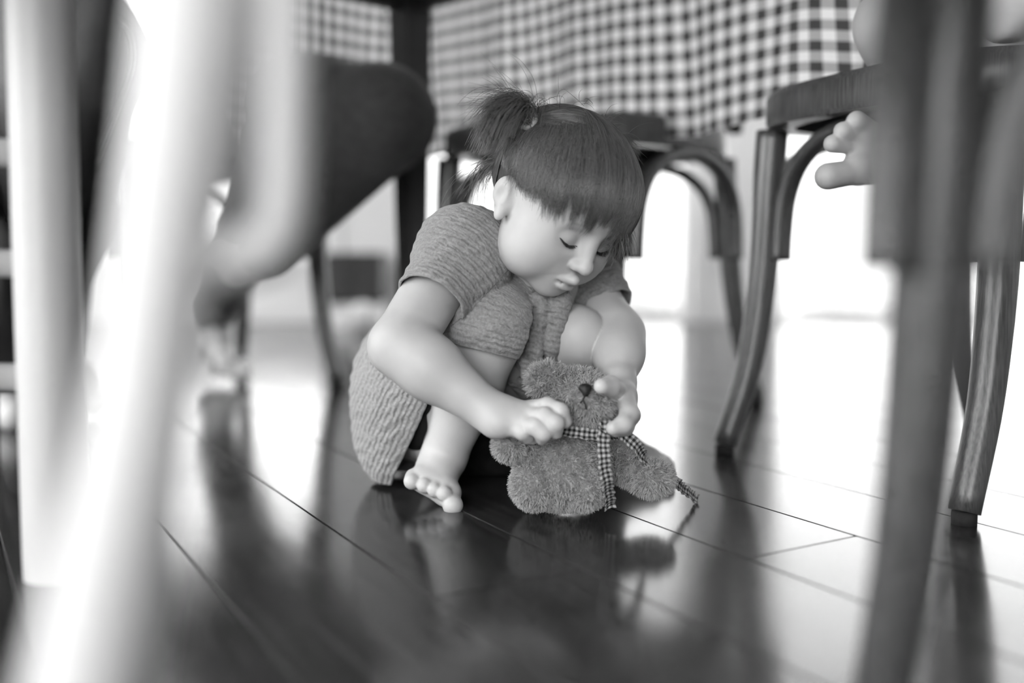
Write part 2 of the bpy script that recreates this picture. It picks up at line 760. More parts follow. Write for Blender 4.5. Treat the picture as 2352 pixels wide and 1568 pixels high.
GD = (-0.40, 0.72, 0.0, 2.15)
WD = (1.03, 2.48, 0.0, 2.15)
BW = (-2.3, -.72, .25, 2.15)
SW = (-1.2, 1.2, 0.3, 2.2)
RW = (-2.3, 0.1, 0.2, 2.2)
wall('wall_back', 'x', Y1, X0, X1, [BW, GD, WD], 1)
wall('wall_rear', 'x', Y0, X0, X1, [RW], -1)
wall('wall_left', 'y', X0, Y0, Y1, [SW], -1)
wall('wall_right', 'y', X1, Y0, Y1, [], 1)
tag(MB().box((X0 - TW, Y0 - TW, ZC), (X1 + TW, Y1 + TW, ZC + .1)).build('ceiling', 'ceiling', smooth=False), kind='structure')
tag(MB().box((X0 - 6, Y1 + TW, -.16), (X1 + 6, Y1 + 9, -.03)).build('ground_terrace', 'outdoor', smooth=False), kind='structure')

# skirting boards
for nm, lo, hi in (('baseboard_back', (X0, Y1 - .015, 0), (GD[0] - .07, Y1, .09)),
                   ('baseboard_pier', (GD[1] + .05, Y1 - .015, 0), (WD[0] - .05, Y1, .09)),
                   ('baseboard_right', (X1 - .015, Y0, 0), (X1, Y1 - .02, .09)),
                   ('baseboard_left', (X0, Y0, 0), (X0 + .015, Y1 - .02, .09))):
    tag(MB().box(lo, hi, .003).build(nm, 'trim', smooth=False), kind='structure')


def glazing(name, along, op, fixed, leaves, rail):
    """frame, leaves with panes; a part each"""
    a0, a1, z0, z1 = op
    root = tag(empty(name, (0, 0, 0)), kind='structure')

    def bar(nm, p0, p1, q0, q1, th=.06, parent=root, mat='trim', off=0.0):
        c = fixed + off
        if along == 'x':
            lo, hi = (p0, c - th / 2, q0), (p1, c + th / 2, q1)
        else:
            lo, hi = (c - th / 2, p0, q0), (c + th / 2, p1, q1)
        return MB().box(lo, hi, .004 if mat == 'trim' else 0).build(nm, mat, parent, smooth=False)
    w = .05
    bar('frame_jamb', a0 - .05, a0 + .012, z0, z1 + .05, .15)
    bar('frame_jamb', a1 - .012, a1 + .05, z0, z1 + .05, .15)
    bar('frame_head', a0 + .012, a1 - .012, z1 - .012, z1 + .05, .15)
    L = (a1 - a0 - .024) / leaves
    for i in range(leaves):
        s0 = a0 + .012 + i * L
        s1 = s0 + L
        bar('leaf_stile', s0 + .001, s0 + w * .6, z0 + .004, z1 - .014, .045)
        bar('leaf_stile', s1 - w * .6, s1 - .001, z0 + .004, z1 - .014, .045)
        bar('leaf_rail', s0 + w * .6, s1 - w * .6, z0 + .004, z0 + rail, .045)
        bar('leaf_rail', s0 + w * .6, s1 - w * .6, z1 - .08, z1 - .014, .045)
        bar('pane', s0 + w * .6, s1 - w * .6, z0 + rail, z1 - .08, .006, mat='glass')
    return root


glazing('door_1', 'x', GD, Y1 + .05, 1, .016)
glazing('door_2', 'x', WD, Y1 + .05, 1, .016)
glazing('window_3', 'x', BW, Y1 + .05, 2, .04)
glazing('window_1', 'y', SW, X0 - .06, 2, .05)
glazing('window_2', 'x', RW, Y0 - .06, 2, .05)

# floor: base and single planks running towards the far left
fl = tag(MB().box((X0 - .1, Y0 - .1, -.05), (X1 + .1, Y1 + .1, -.016)).build('floor', M['pad'], smooth=False), kind='structure')
PD = np.array([-0.503, 0.864])
PN = np.array([0.864, 0.503])
PWID = 0.1425
plank_lens = (1.45, 1.85, 2.2)
plank_me = []
for L in plank_lens:
    g = .0005
    plank_me.append(MB().box((0, g, -.015), (L - 2 * g, PWID - g, 0), .0011).mesh('plank', False))
    plank_me[-1].materials.append(M['floor'])
ang = math.atan2(PD[1], PD[0])
row0 = 0.6157   # a joint passes here
k0 = int(math.floor((-4.0 - row0) / PWID))
k1 = int(math.ceil((4.6 - row0) / PWID))
corners = [(x, y) for x in (X0, X1) for y in (Y0, Y1)]
nplank = 0
for k in range(k0, k1):
    nlow = row0 + k * PWID
    # extent of this row inside the room
    ts = []
    for i in range(400):
        t = -6 + 12 * i / 400
        for nn in (nlow, nlow + PWID):
            x, y = PD * t + PN * nn
            if X0 - .02 < x < X1 + .02 and Y0 - .02 < y < Y1 + .02:
                ts.append(t)
    if not ts:
        continue
    t = min(ts) - random.uniform(.05, 1.2)
    while t < max(ts) + .05:
        j = random.randrange(3)
        # local x along PD, local y must point along PN: mirror by starting at the far edge
        org = PD * t + PN * (nlow + PWID)
        o = bpy.data.objects.new('plank', plank_me[j])
        C.objects.link(o)
        o.location = (org[0], org[1], random.uniform(-.0004, 0))
        o.rotation_euler = (0, 0, ang)
        o.parent = fl
        nplank += 1
        t += plank_lens[j]
print('planks', nplank)

# ================================================================ far things along the back wall
cab = tag(empty('media_cabinet', (-.58, 3.72, 0)), 'low dark cabinet on a pale plinth against the far wall', 'cabinet')
MB().box((-.11, -.1, .092), (.11, .14, .275), .004).build('body', 'dark_box', cab, False)
MB().box((-.10, -.08, 0), (.10, .12, .0915), .003).build('plinth', 'trim', cab, False)
MB().box((-.105, -.112, .10), (-.002, -.1005, .268), .002).build('door', 'dark_box', cab, False)
MB().box((.002, -.112, .10), (.105, -.1005, .268), .002).build('door', 'dark_box', cab, False)
F = Field().ell((-.52, 3.45, .052), .052, 0)
F.ell((-.52, 3.395, .052), (.02, .006, .02), .01, '-')
o, v, q = sculpt('toy_ball', F, 'light_cloth', h=.003)
tag(o, 'small pale ball on the floor in front of the low dark cabinet', 'ball')

# ================================================================ the table and its cloth
TC = np.array([-.185, 1.85])
TA = nrm([.69, -.72])      # long side, towards near right
TB = nrm([-.72, -.69])     # short side, towards near left
TL, TWD = 1.85, 0.74


def tpt(a, b, z):
    q = TC + TA * a + TB * b
    return np.array([q[0], q[1], z])


table = tag(empty('dining_table', tuple(tpt(TL / 2, TWD / 2, 0))), 'dark stained dining table above the crouching girl', 'table')
rotT = Matrix(((TA[0], TB[0], 0), (TA[1], TB[1], 0), (0, 0, 1)))


def tbox(nm, lo, hi, bev):
    mb = MB()
    ctr = (TL / 2, TWD / 2)
    mb.box((lo[0] - ctr[0], lo[1] - ctr[1], lo[2]), (hi[0] - ctr[0], hi[1] - ctr[1], hi[2]), bev, rot=rotT, org=Vector((0, 0, 0)))
    # table axes are left handed in plan: turn the faces round
    mb.f = [tuple(reversed(q)) for q in mb.f]
    return mb.build(nm, 'table', table, False)


tbox('tabletop', (-.05, -.05, .772), (TL + .05, TWD + .05, .80), .004)
tbox('apron', (.028, -.012, .705), (TL - .028, .012, .7715), .002)
tbox('apron', (.028, TWD - .012, .705), (TL - .028, TWD + .012, .7715), .002)
tbox('apron', (-.012, .028, .705), (.012, TWD - .028, .7715), .002)
tbox('apron', (TL - .012, .028, .705), (TL + .012, TWD - .028, .7715), .002)
for a in (0, TL):
    for bb in (0, TWD):
        mb = MB()
        v = []
        for z, s in ((0, .0155), (.02, .0165), (.704, .0275), (.7715, .0275)):
            for (sa, sb) in ((-1, -1), (1, -1), (1, 1), (-1, 1)):
                q = TA * (a - TL / 2 + sa * s) + TB * (bb - TWD / 2 + sb * s)
                v.append((q[0], q[1], z))
        f = [(0, 1, 2, 3), (12, 15, 14, 13)]
        for k in range(3):
            for i in range(4):
                j = (i + 1) % 4
                f.append((k * 4 + i, k * 4 + 4 + i, k * 4 + 4 + j, k * 4 + j))
        mb.add(v, f)
        mb.build('leg', 'table', table, False)


# cloth: one grid skirt around the top plus the flat top
def cloth():
    vs_, uvs, fs = [], [], []
    per = []   # perimeter samples: (a, b, nx, ny, s)
    off = .056
    seg = .012
    path = [(-off, -off), (TL + off, -off), (TL + off, TWD + off), (-off, TWD + off)]
    s = 0
    for i in range(4):
        p0, p1 = np.array(path[i]), np.array(path[(i + 1) % 4])
        L = np.linalg.norm(p1 - p0)
        n = int(L / seg)
        d = (p1 - p0) / L
        nr = np.array([d[1], -d[0]])
        for k in range(n):
            per.append((p0 + d * L * k / n, nr, s + L * k / n, i, L * k / n))
        s += L
    NP = len(per)
    rows = 26
    for r in range(rows + 1):
        t = r / rows
        for (p, nr, s, side, along) in per:
            hang = .352
            push = 0.0
            if side == 0:      # far long side: lifted over the occupied chair
                lift = np.clip((along - .80) / .22, 0, 1)
                lift = lift * lift * (3 - 2 * lift)
                hang -= .10 * lift
                push = .05 * lift
            if side == 3:      # short side beside the dark-trousered sitter
                al = along
                l2 = np.clip((TWD - al - .25) / .12, 0, 1)
                hang -= .22 * l2
            if side in (1, 2):  # unseen near overhang cut short to let window light reach the girl
                hang = .075
            fold = (.010 * math.sin(s * 23) + .006 * math.sin(s * 41 + 1.3) + .004 * math.sin(s * 73 + .5)) * t
            if side == 0:
                c = np.clip((along - .72) / .06, 0, 1) * np.clip((1.02 - along) / .06, 0, 1)
                fold += .018 * c * math.sin((along - .72) * 42 + t * 2.0) * t
            flare = .018 * t + push * t
            q = p + nr * (flare + fold)
            z = .802 - hang * t + .006 * math.sin(s * 17 + .7) * t
            if t < .06:
                z = min(z, .802)
            w = tpt(q[0], q[1], z)
            vs_.append(tuple(w))
            uvs.append((s, hang * t + (.10 * lift * 0 if side == 0 else 0)))
    for r in range(rows):
        for i in range(NP):
            j = (i + 1) % NP
            fs.append((r * NP + i, r * NP + j, (r + 1) * NP + j, (r + 1) * NP + i))
    # top sheet
    o = len(vs_)
    for (a, b) in path:
        vs_.append(tuple(tpt(a, b, .8022)))
        uvs.append((a, b))
    fs.append((o, o + 3, o + 2, o + 1))
    me = bpy.data.meshes.new('tablecloth')
    me.from_pydata(vs_, [], fs)
    uvl = me.uv_layers.new(name='UVMap')
    for poly in me.polygons:
        lu = [uvs[i] for i in poly.vertices]
        mxu = max(u for u, _ in lu)
        for li, (u, v) in zip(poly.loop_indices, lu):
            if mxu - u > 1.0 and len(lu) == 4 and poly.index < len(fs) - 1:
                u = mxu + .012
            uvl.data[li].uv = (u, v)
    me.polygons.foreach_set('use_smooth', [True] * len(me.polygons))
    return me


tag(link_mesh('tablecloth', cloth(), 'gingham'), 'gingham checked cotton cloth hanging down round the dark table', 'tablecloth')

# ================================================================ bentwood chairs
SEAT_T = .478


def outline(scale=1.0, n=48):
    pts = []
    for i in range(n):
        a = 2 * math.pi * i / n
        c, s = math.cos(a), math.sin(a)
        e = .62
        x = math.copysign(abs(c) ** e, c) * (.212 + .014 * s) * scale
        y = math.copysign(abs(s) ** e, s) * .208 * scale
        pts.append((x, y))
    return pts


def chair_meshes():
    D = {}
    n = 48
    mb = MB()       # seat rim
    prof = [(1.0, SEAT_T - .045), (1.012, SEAT_T - .038), (1.012, SEAT_T - .008), (.99, SEAT_T), (.86, SEAT_T - .002), (.86, SEAT_T - .045)]
    v = []
    for sc, z in prof:
        v += [(x, y, z) for x, y in outline(sc, n)]
    f = []
    for k in range(len(prof)):
        k2 = (k + 1) % len(prof)
        for i in range(n):
            j = (i + 1) % n
            f.append((k * n + i, k * n + j, k2 * n + j, k2 * n + i))
    mb.add(v, f)
    D['seat_rim'] = mb.mesh('seat_rim')
    D['seat_rim'].set_sharp_from_angle(angle=.6)
    mb = MB()       # seat panel, slightly dished
    v = []
    prof = [(.858, SEAT_T - .006), (.6, SEAT_T - .011), (.3, SEAT_T - .013), (.3, SEAT_T - .021), (.6, SEAT_T - .02), (.858, SEAT_T - .018)]
    for sc, z in prof:
        v += [(x, y, z) for x, y in outline(sc, n)]
    f = []
    for k in range(len(prof)):
        if k == 2:
            continue
        k2 = (k + 1) % len(prof)
        for i in range(n):
            j = (i + 1) % n
            f.append((k * n + i, k * n + j, k2 * n + j, k2 * n + i))
    f.append(tuple(2 * n + i for i in range(n)))
    f.append(tuple(3 * n + n - 1 - i for i in range(n)))
    mb.add(v, f)
    D['seat'] = mb.mesh('seat')
    zt = SEAT_T - .0455

    def leg(sx, front):
        if front:
            pts = [(sx * .180, .160, zt), (sx * .181, .164, .36), (sx * .184, .168, .24), (sx * .188, .183, .12), (sx * .196, .216, .012)]
            rr = [.021, .0205, .0195, .0175, .0155]
        else:
            pts = [(sx * .165, -.165, zt), (sx * .168, -.170, .36), (sx * .173, -.180, .24), (sx * .180, -.205, .12), (sx * .188, -.250, .012)]
            rr = [.020, .019, .018, .0165, .015]
        return MB().sweep(pts, rr, 16, res=6)
    for nm, sx, fr in (('fl', -1, 1), ('fr', 1, 1), ('rl', -1, 0), ('rr', 1, 0)):
        D['leg_' + nm] = leg(sx, fr).mesh('leg')
        p = (sx * .196, .216) if fr else (sx * .188, -.250)
        mb = MB().sweep([(p[0], p[1], 0), (p[0], p[1], .0118)], .0125, 14)
        D['pad_' + nm] = mb.mesh('foot_pad')

    def arch(p0, p1, out, gap=.010):
        p0, p1, out = np.array(p0, float), np.array(p1, float), np.array(out, float)
        L = np.linalg.norm(p1 - p0)
        d = (p1 - p0) / L
        prof = [(.024, .262), (.026, .30), (.033, .345), (.055, .385), (.095, .412), (.14, .425)]
        prof += [(L / 2, .428)] + [(L - a, z) for a, z in reversed(prof)]
        pts = []
        for a, z in prof:
            q = p0 + d * a + out * gap
            pts.append((q[0], q[1], z))
        return MB().sweep(pts, .0128, 12, res=5, flat=(.7, 1.05), up=(out[0], out[1], 0))
    fl_, fr_ = (-.184, .168, 0), (.184, .168, 0)
    rl_, rr_ = (-.173, -.178, 0), (.173, -.178, 0)
    D['arch_f'] = arch(fl_, fr_, (0, -1, 0)).mesh('arched_brace')
    D['arch_b'] = arch(rl_, rr_, (0, 1, 0)).mesh('arched_brace')
    D['arch_l'] = arch(fl_, rl_, (-1, 0, 0), .023).mesh('arched_brace')
    D['arch_r'] = arch(fr_, rr_, (1, 0, 0), .023).mesh('arched_brace')
    # bent back hoop and crossed slats
    hoop = [(-.168, -.185, SEAT_T + .001), (-.178, -.205, .58), (-.188, -.24, .70), (-.175, -.268, .82), (-.11, -.285, .885), (0, -.292, .905)]
    hoop += [(-x, y, z) for x, y, z in reversed(hoop[:-1])]
    D['back_hoop'] = MB().sweep(hoop, .0155, 14, res=6).mesh('back_hoop')
    for sx in (1, -1):
        pts = [(sx * -.160, -.186, SEAT_T + .012), (sx * -.10, -.198 + sx * .006, .55), (0, -.226 + sx * .0075, .665), (sx * .11, -.262 + sx * .004, .79), (sx * .165, -.270, .845)]
        D['slat%d' % sx] = MB().sweep(pts, .016, 10, flat=(1.1, .4), up=(0, 1, .3), res=6).mesh('back_slat')
    for k, me in D.items():
        me.materials.append(M['pad'] if k.startswith('pad') else M['bent'])
    return D


CD = chair_meshes()
NAMES = {'seat': 'seat', 'seat_rim': 'seat_rim', 'back_hoop': 'back_hoop', 'slat1': 'back_slat', 'slat-1': 'back_slat',
         'arch_f': 'arched_brace', 'arch_b': 'arched_brace', 'arch_l': 'arched_brace', 'arch_r': 'arched_brace'}


def bent_chair(loc, facing, label):
    r = empty('bentwood_chair', (loc[0], loc[1], 0), math.atan2(-facing[0], facing[1]))
    tag(r, label, 'chair', 'bentwood cross-back chairs round the table')
    for k, nm in NAMES.items():
        link_mesh(nm, CD[k], None, r)
    for q in ('fl', 'fr', 'rl', 'rr'):
        l = link_mesh('leg', CD['leg_' + q], None, r)
        link_mesh('foot_pad', CD['pad_' + q], None, l)
    return r


def place_by_front_legs(pl, pr, label):
    """pl, pr: feet of the chair's left and right front legs (as the sitter has them)"""
    pl, pr = np.array(pl, float), np.array(pr, float)
    x = nrm(pr - pl)
    y = np.array([-x[1], x[0]])
    c = (pl + pr) / 2 - y * .216
    return bent_chair(c, y, label), c, y


# chair with the child on it (right middle): sitter's right front leg is the far one
chB, cB, fB = place_by_front_legs((.457, .977), (.287, 1.342), 'bentwood chair with a small child sitting on it, bare foot hanging under its seat')
# very near chair on the right, seen through its own legs
fD = nrm([.25, .97])
lD = np.array([-fD[1], fD[0]])
cD = np.array([.202, .50]) - fD * .175 - lD * .190
bent_chair(cD, fD, 'bentwood chair right in front of the lens, its leg a large dark blur')
# empty chair beyond the girl
bent_chair((.1325, 1.73), (-.69, -.72), 'empty bentwood chair behind the girl, its arch framing the bright doorway')
# chair of the sitter in dark trousers
bent_chair((-.645, 2.06), (.62, -.78), 'thin legged bentwood chair under the person in dark trousers')

# ================================================================ white ladder high chair at the left
hcr = tag(empty('high_chair', (-.45, .62, 0)), 'white painted high chair with ladder rungs, its near leg a huge pale blur', 'high chair')


def rel(pts):
    return [(p[0] + .45, p[1] - .62, p[2]) for p in pts]


def post(pts, r, nm, flat=(1, 1)):
    return MB().sweep(rel(pts), r, 20, res=5).build(nm, 'white_paint', hcr, sharp=.8)


lp = [(-.385, .82, .0), (-.385, .82, .006), (-.384, .82, .02), (-.381, .82, .3), (-.376, .82, .62)]
post(lp, [.021, .0245, .0262, .0262, .0262], 'ladder_post')
lp2 = [(x - .36, y + .02, z) for x, y, z in lp]
post(lp2, [.021, .0245, .0262, .0262, .0262], 'ladder_post')
for z in (.168, .262, .352):
    MB().sweep(rel([(-.72, .838, z + .006), (-.405, .82, z)]), .0115, 14).build('rung', 'white_paint', hcr)
nlp = [P(462, 0, .36), P(438, 200, .355), P(408, 400, .35), P(360, 700, .338), P(318, 1000, .322), P(258, 1300, .305), P(203, 1568, .288)]
dn = nlp[-1] - nlp[-2]
nl = [nlp[0] + (nlp[0] - nlp[1]) * 6.2] + nlp + [nlp[-1] + dn * (nlp[-1][2] - .001) / -dn[2]]
post(nl, [.0215, .0212, .0205, .0190, .0158, .0165, .0174, .0176, .0165], 'splayed_leg')
br = [P(460, 600, .346), P(545, 592, .350), P(618, 560, .351), P(645, 470, .352), P(652, 250, .355), P(656, 0, .36)]
br.append(br[-1] + (br[-1] - br[-2]) * 4.6)
MB().sweep(rel(br), .0092, 12, res=5).build('bent_brace', 'white_paint', hcr)
nl2 = [(-.80, .40, 0), (-.79, .40, .16), (-.77, .41, .37), (-.74, .42, .56)]
post(nl2, [.019, .0225, .024, .024], 'splayed_leg')
MB().box((-.76 + .45, .36 - .62, .562), (-.09 + .45, .86 - .62, .59), .008).build('seat', 'white_paint', hcr, False)

# ================================================================ the girl
girl = tag(empty('person', (0, 1.12, 0)), 'small girl in a crinkled grey dress squatting barefoot over a teddy bear', 'person')
girl_off = np.array([0, 1.12, 0])

# head frame (right, forward, up of her own head), looking down to the bear
def head_frame(yaw, pitch, roll):
    y, p, r = map(math.radians, (yaw, pitch, roll))
    Fv = np.array([math.sin(y) * math.cos(p), -math.cos(y) * math.cos(p), -math.sin(p)])
    Uv = np.array([math.sin(y) * math.sin(p), -math.cos(y) * math.sin(p), math.cos(p)])
    Rv = np.array([-math.cos(y), -math.sin(y), 0])
    R2 = Rv * math.cos(r) + Uv * math.sin(r)
    U2 = Uv * math.cos(r) - Rv * math.sin(r)
    return np.stack([R2, Fv, U2], 1)


HM = head_frame(36, 33, 11)
HC = P(1272, 470, 1.065)
HS = .93


def hp(r, f, u):
    return HC + HM @ (np.array([r, f, u], float) * HS)


def head_ops(F):
    def e(c, r, k=.012, op='+'):
        return F.ell(hp(*c), np.array(r) * HS, k, op, HM)
    e((0, -.006, .030), (.0715, .0865, .0765), 0)          # skull
    e((0, .040, .028), (.054, .042, .048), .03)            # brow
    e((0, .028, -.030), (.056, .046, .050), .03)           # face
    for s in (1, -1):
        e((s * .034, .044, -.036), (.029, .028, .029), .022)   # cheek
        e((s * .036, .018, -.056), (.024, .03, .020), .02)     # jaw
    e((0, .056, -.073), (.018, .015, .013), .018)          # chin
    e((0, .066, -.050), (.022, .014, .018), .014)          # muzzle of the mouth
    for s in (1, -1):
        e((s * .0255, .0830, -.002), (.015, .010, .0095), .014, '-')   # eye hollow
        e((s * .0255, .0635, -.0045), (.0140, .0135, .0125), .004)     # closed lid over the eye
    F.cone(hp(0, .0785, .004), hp(0, .0890, -.0240), .0052, .0072, .010)   # nose
    e((0, .0915, -.0275), (.0084, .0080, .0072), .005)
    for s in (1, -1):
        e((s * .0092, .0845, -.0295), (.0056, .0066, .0054), .004)
        e((s * .0052, .0890, -.0370), (.0026, .0032, .0022), .003, '-')
    # lips
    F.cone(hp(-.011, .0785, -.0500), hp(.0, .0855, -.0470), .0038, .0054, .004)
    F.cone(hp(.011, .0785, -.0500), hp(.0, .0855, -.0470), .0038, .0054, .004)
    e((0, .0790, -.0590), (.0115, .0062, .0047), .004)
    F.cone(hp(-.015, .0790, -.0545), hp(.015, .0790, -.0545), .0012, .0012, .003, '-')
    F.cone(hp(-.004, .0895, -.0530), hp(.004, .0895, -.0530), .0014, .0014, .003, '-')
    # ears
    for s in (1, -1):
        e((s * .0660, -.004, -.010), (.0070, .0135, .0200), .006)
        e((s * .0730, -.008, -.0025), (.0050, .0130, .0160), .005)
        e((s * .0795, -.002, -.007), (.0065, .0075, .0112), .004, '-')
        e((s * .0690, .002, -.026), (.0050, .0068, .0078), .005)
    return F


NECK = P(1235, 610, 1.125)
SHR, SHL = P(1045, 585, 1.075), P(1345, 650, 1.175)
ELR, WRR = P(918, 795, .995), P(1122, 943, .975)
ELL, WRL = P(1420, 768, 1.105), P(1421, 882, 1.030)
PEL = P(990, 930, 1.20)
HIPR, HIPL = P(985, 925, 1.155), P(1095, 905, 1.255)
KNR, KNL = P(1137, 753, 1.052), P(1325, 771, 1.095)
ANR, ANL = P(1018, 1052, 1.098), P(1405, 1028, 1.215)

F = Field()
F.groups = [[]]
# torso with head
head_ops(F)
F.cone(hp(0, -.012, -.055), NECK, .030, .034, .02)
chest = (SHR + SHL) / 2 + np.array([-.012, .02, -.03])
belly = PEL * .5 + chest * .5 + np.array([.005, .01, .0])
F.cone(SHR, SHL, .028, .028, .03)
F.cone(chest, belly, .062, .066, .04)
F.cone(belly, PEL, .066, .072, .04)
torso_only = [g for g in F.groups[0]][-3:]

# legs
def foot_ops(F, heel, ball_l, ball_s, toes, tr, ank):
    pass


F.group(torso_only)
F.chain([HIPR, KNR], [.054, .0325], .03)
F.chain([KNR, KNR * .55 + ANR * .45, ANR], [.0325, .0315, .0235], .015)
calf = KNR * .6 + ANR * .4 + np.array([-.012, .022, 0])
F.ell(calf, (.027, .027, .042), .02)
HEEL = P(1000, 1075, 1.135)
F.ell(HEEL, (.019, .021, .018), .016)
F.cone(ANR, P(1002, 1082, 1.085), .022, .020, .016)
F.cone(P(1002, 1082, 1.085), P(978, 1100, 1.066), .019, .0135, .012)
F.cone(P(1004, 1085, 1.080), P(1028, 1130, 1.054), .019, .0135, .012)
F.cone(P(962, 1098, 1.062), P(1026, 1134, 1.050), .0115, .0125, .010)
base_leg = list(F.groups[-1])
toesR = [((948, 1094, 1.062), (946, 1105, 1.052), .0088, .0090), ((972, 1104, 1.058), (975, 1115, 1.046), .0078, .0084),
         ((993, 1112, 1.055), (998, 1125, 1.041), .0075, .0080), ((1014, 1120, 1.052), (1021, 1134, 1.036), .0075, .0084),
         ((1030, 1134, 1.052), (1040, 1160, 1.034), .0105, .0110)]
for a, b_, ra, rb in toesR:
    F.groups.append(base_leg[-2:])
    F.cone(P(*a), P(*b_), ra * .95, rb, .0035)

F.group(torso_only)
F.chain([HIPL, KNL], [.054, .030], .03)
F.chain([KNL, KNL * .55 + ANL * .45, ANL], [.0305, .031, .0235], .015)
F.ell(ANL + np.array([-.008, .018, -.018]), (.02, .02, .02), .015)
F.cone(ANL, P(1438, 1038, 1.20), .0215, .0195, .014)
F.cone(P(1438, 1038, 1.20), P(1492, 1056, 1.185), .0195, .0165, .012)
base_l = list(F.groups[-1])[-2:]
for a, b_, ra, rb in [((1494, 1044, 1.20), (1518, 1053, 1.20), .0078, .0078), ((1500, 1050, 1.192), (1528, 1060, 1.190), .0080, .0080),
                      ((1502, 1058, 1.185), (1534, 1069, 1.181), .0080, .0082), ((1500, 1064, 1.177), (1530, 1078, 1.170), .0095, .0108)]:
    F.groups.append(list(base_l))
    F.cone(P(*a), P(*b_), ra, rb, .004)

# right arm and hand
F.group(torso_only[:1])
F.chain([SHR, ELR], [.034, .0300], .012)
F.chain([ELR, ELR * .62 + WRR * .38, WRR], [.0300, .0305, .0190], .010)
F.ell(ELR * .75 + WRR * .25 + np.array([.0, -.004, .003]), (.031, .028, .029), .012)
hand_r = P(1172, 962, .968)
F.cone(WRR, P(1150, 950, .972), .0185, .0165, .010)
F.cone(P(1140, 962, .966), P(1208, 975, .957), .0145, .0110, .012)
F.cone(P(1158, 946, .975), P(1222, 948, .968), .0140, .0110, .012)
F.ell(P(1142, 976, .962), (.0125, .013, .0125), .010)
palm_r = list(F.groups[-1])[-4:]
fing = [([(1222, 938, .972), (1258, 932, .958), (1287, 944, .950), (1298, 968, .953)], [.0088, .0084, .0078, .0068]),
        ([(1214, 956, .964), (1252, 956, .946), (1276, 972, .940), (1276, 992, .946)], [.0090, .0088, .0082, .0070]),
        ([(1200, 975, .958), (1232, 980, .942), (1248, 994, .940), (1246, 1006, .948)], [.0088, .0086, .0080, .0070]),
        ([(1180, 984, .958), (1202, 992, .950), (1212, 1004, .955)], [.0080, .0076, .0066]),
        ([(1165, 972, .972), (1192, 992, .985), (1222, 1004, .985)], [.0100, .0088, .0075])]
for pts, rr in fing:
    F.groups.append(list(palm_r[1:4]))
    F.chain([P(*q) for q in pts], rr, .0035)

# left arm and hand
F.group(torso_only[:1])
F.chain([SHL, ELL], [.031, .0255], .012)
F.chain([ELL, ELL * .6 + WRL * .4, WRL], [.0255, .0240, .0165], .022)
F.cone(WRL, P(1424, 908, 1.012), .0168, .0160, .010)
F.ell(P(1424, 912, 1.004), (.0165, .016, .016), .010)
palm_l = list(F.groups[-1])[-2:]
for pts, rr in [([(1416, 900, .996), (1402, 886, .968), (1382, 887, .954)], [.0112, .0098, .0078]),
                ([(1436, 920, .992), (1446, 950, .970), (1432, 975, .956), (1408, 983, .950)], [.0105, .0094, .0086, .0070]),
                ([(1438, 922, 1.006), (1449, 953, .986), (1436, 980, .974), (1414, 988, .968)], [.0100, .0092, .0084, .0070]),
                ([(1436, 920, 1.018), (1446, 953, 1.004), (1432, 980, .994), (1412, 988, .990)], [.0098, .0088, .0080, .0070])]:
    F.groups.append(list(palm_l))
    F.chain([P(*q) for q in pts], rr, .004)

LIP = [hp(0, .0845, -.0485), hp(0, .080, -.059)]


def skin_tint(v):
    t = np.ones(len(v))
    loc = (v - HC) @ HM / HS
    lips = np.exp(-(((loc[:, 0]) / .013) ** 2 + ((loc[:, 2] + .0535) / .0065) ** 2) ** 2) * (loc[:, 1] > .07)
    t -= .30 * lips
    for s in (1, -1):
        x = (loc[:, 0] * s - .027)
        br = np.exp(-((np.maximum(np.abs(x) - .008, 0) / .004) ** 2 + ((loc[:, 2] - .0165 + 14 * x * x) / .0022) ** 2)) * (loc[:, 1] > .05)
        t -= .28 * br
        sh = np.exp(-((x + .0015) / .016) ** 2 - ((loc[:, 2] + .004) / .011) ** 2) * (loc[:, 1] > .05)
        t -= .05 * sh
    return t


body, bv, bq = sculpt('body', F, 'skin', None, h=.0016, attrs={"tint": skin_tint})

# lashes along the lowered lids, brows
def lid_strands(s):
    S = []
    for i in range(70):
        a = -1 + 2 * i / 69 + random.uniform(-.02, .02)
        r = s * (.0255 + .0125 * a * 1.0)
        u = -.0108 + .0055 * a * a
        f = .0635 + .0135 * math.sqrt(max(0, 1 - (a * .0125 / .014) ** 2 - ((u + .0045) / .0125) ** 2)) + .0003
        ln = random.uniform(.0032, .0055)
        p0 = hp(r, f, u)
        out = HM @ np.array([s * .35 * a, .75, -.62])
        tip = HM @ np.array([s * .5 * a, .9, -.05])
        S.append([p0, p0 + out * ln * .5, p0 + out * ln * .75 + tip * ln * .35])
    return S


S = np.array(lid_strands(1) + lid_strands(-1))
strands('eyelashes', S - girl_off, [.00042, .0003, .00008], 'lash', girl)
for s in (1, -1):
    mb = MB()
    pts = []
    for i in range(13):
        a = -1 + 2 * i / 12
        u = -.0106 + .0055 * a * a
        f = .0635 + .0135 * math.sqrt(max(0, 1 - (a * .0125 / .014) ** 2 - ((u + .0045) / .0125) ** 2))
        pts.append(hp(s * (.0255 + .0125 * a), f, u) - girl_off)
    mb.sweep(pts, [.0002 + .00038 * math.sin(math.pi * i / 12) for i in range(13)], 8)
    mb.build('lash_line', 'lash', girl)
body.parent = girl
body.location = -girl_off

# ---------------------------------------------------------------- dress
D = Field()
D.groups = [[]]
D.cone(SHR * .82 + SHL * .18, SHL * .82 + SHR * .18, .036, .036, .03)
D.cone(chest, belly, .072, .078, .04)
D.cone(belly, PEL, .078, .082, .04)
# skirt over the right thigh and knee
D.chain([HIPR + np.array([0, 0, .008]), KNR + np.array([-.002, -.001, .002])], [.066, .041], .03)
D.ell(KNR + np.array([-.001, -.002, .0]), (.0415, .042, .041), .02)
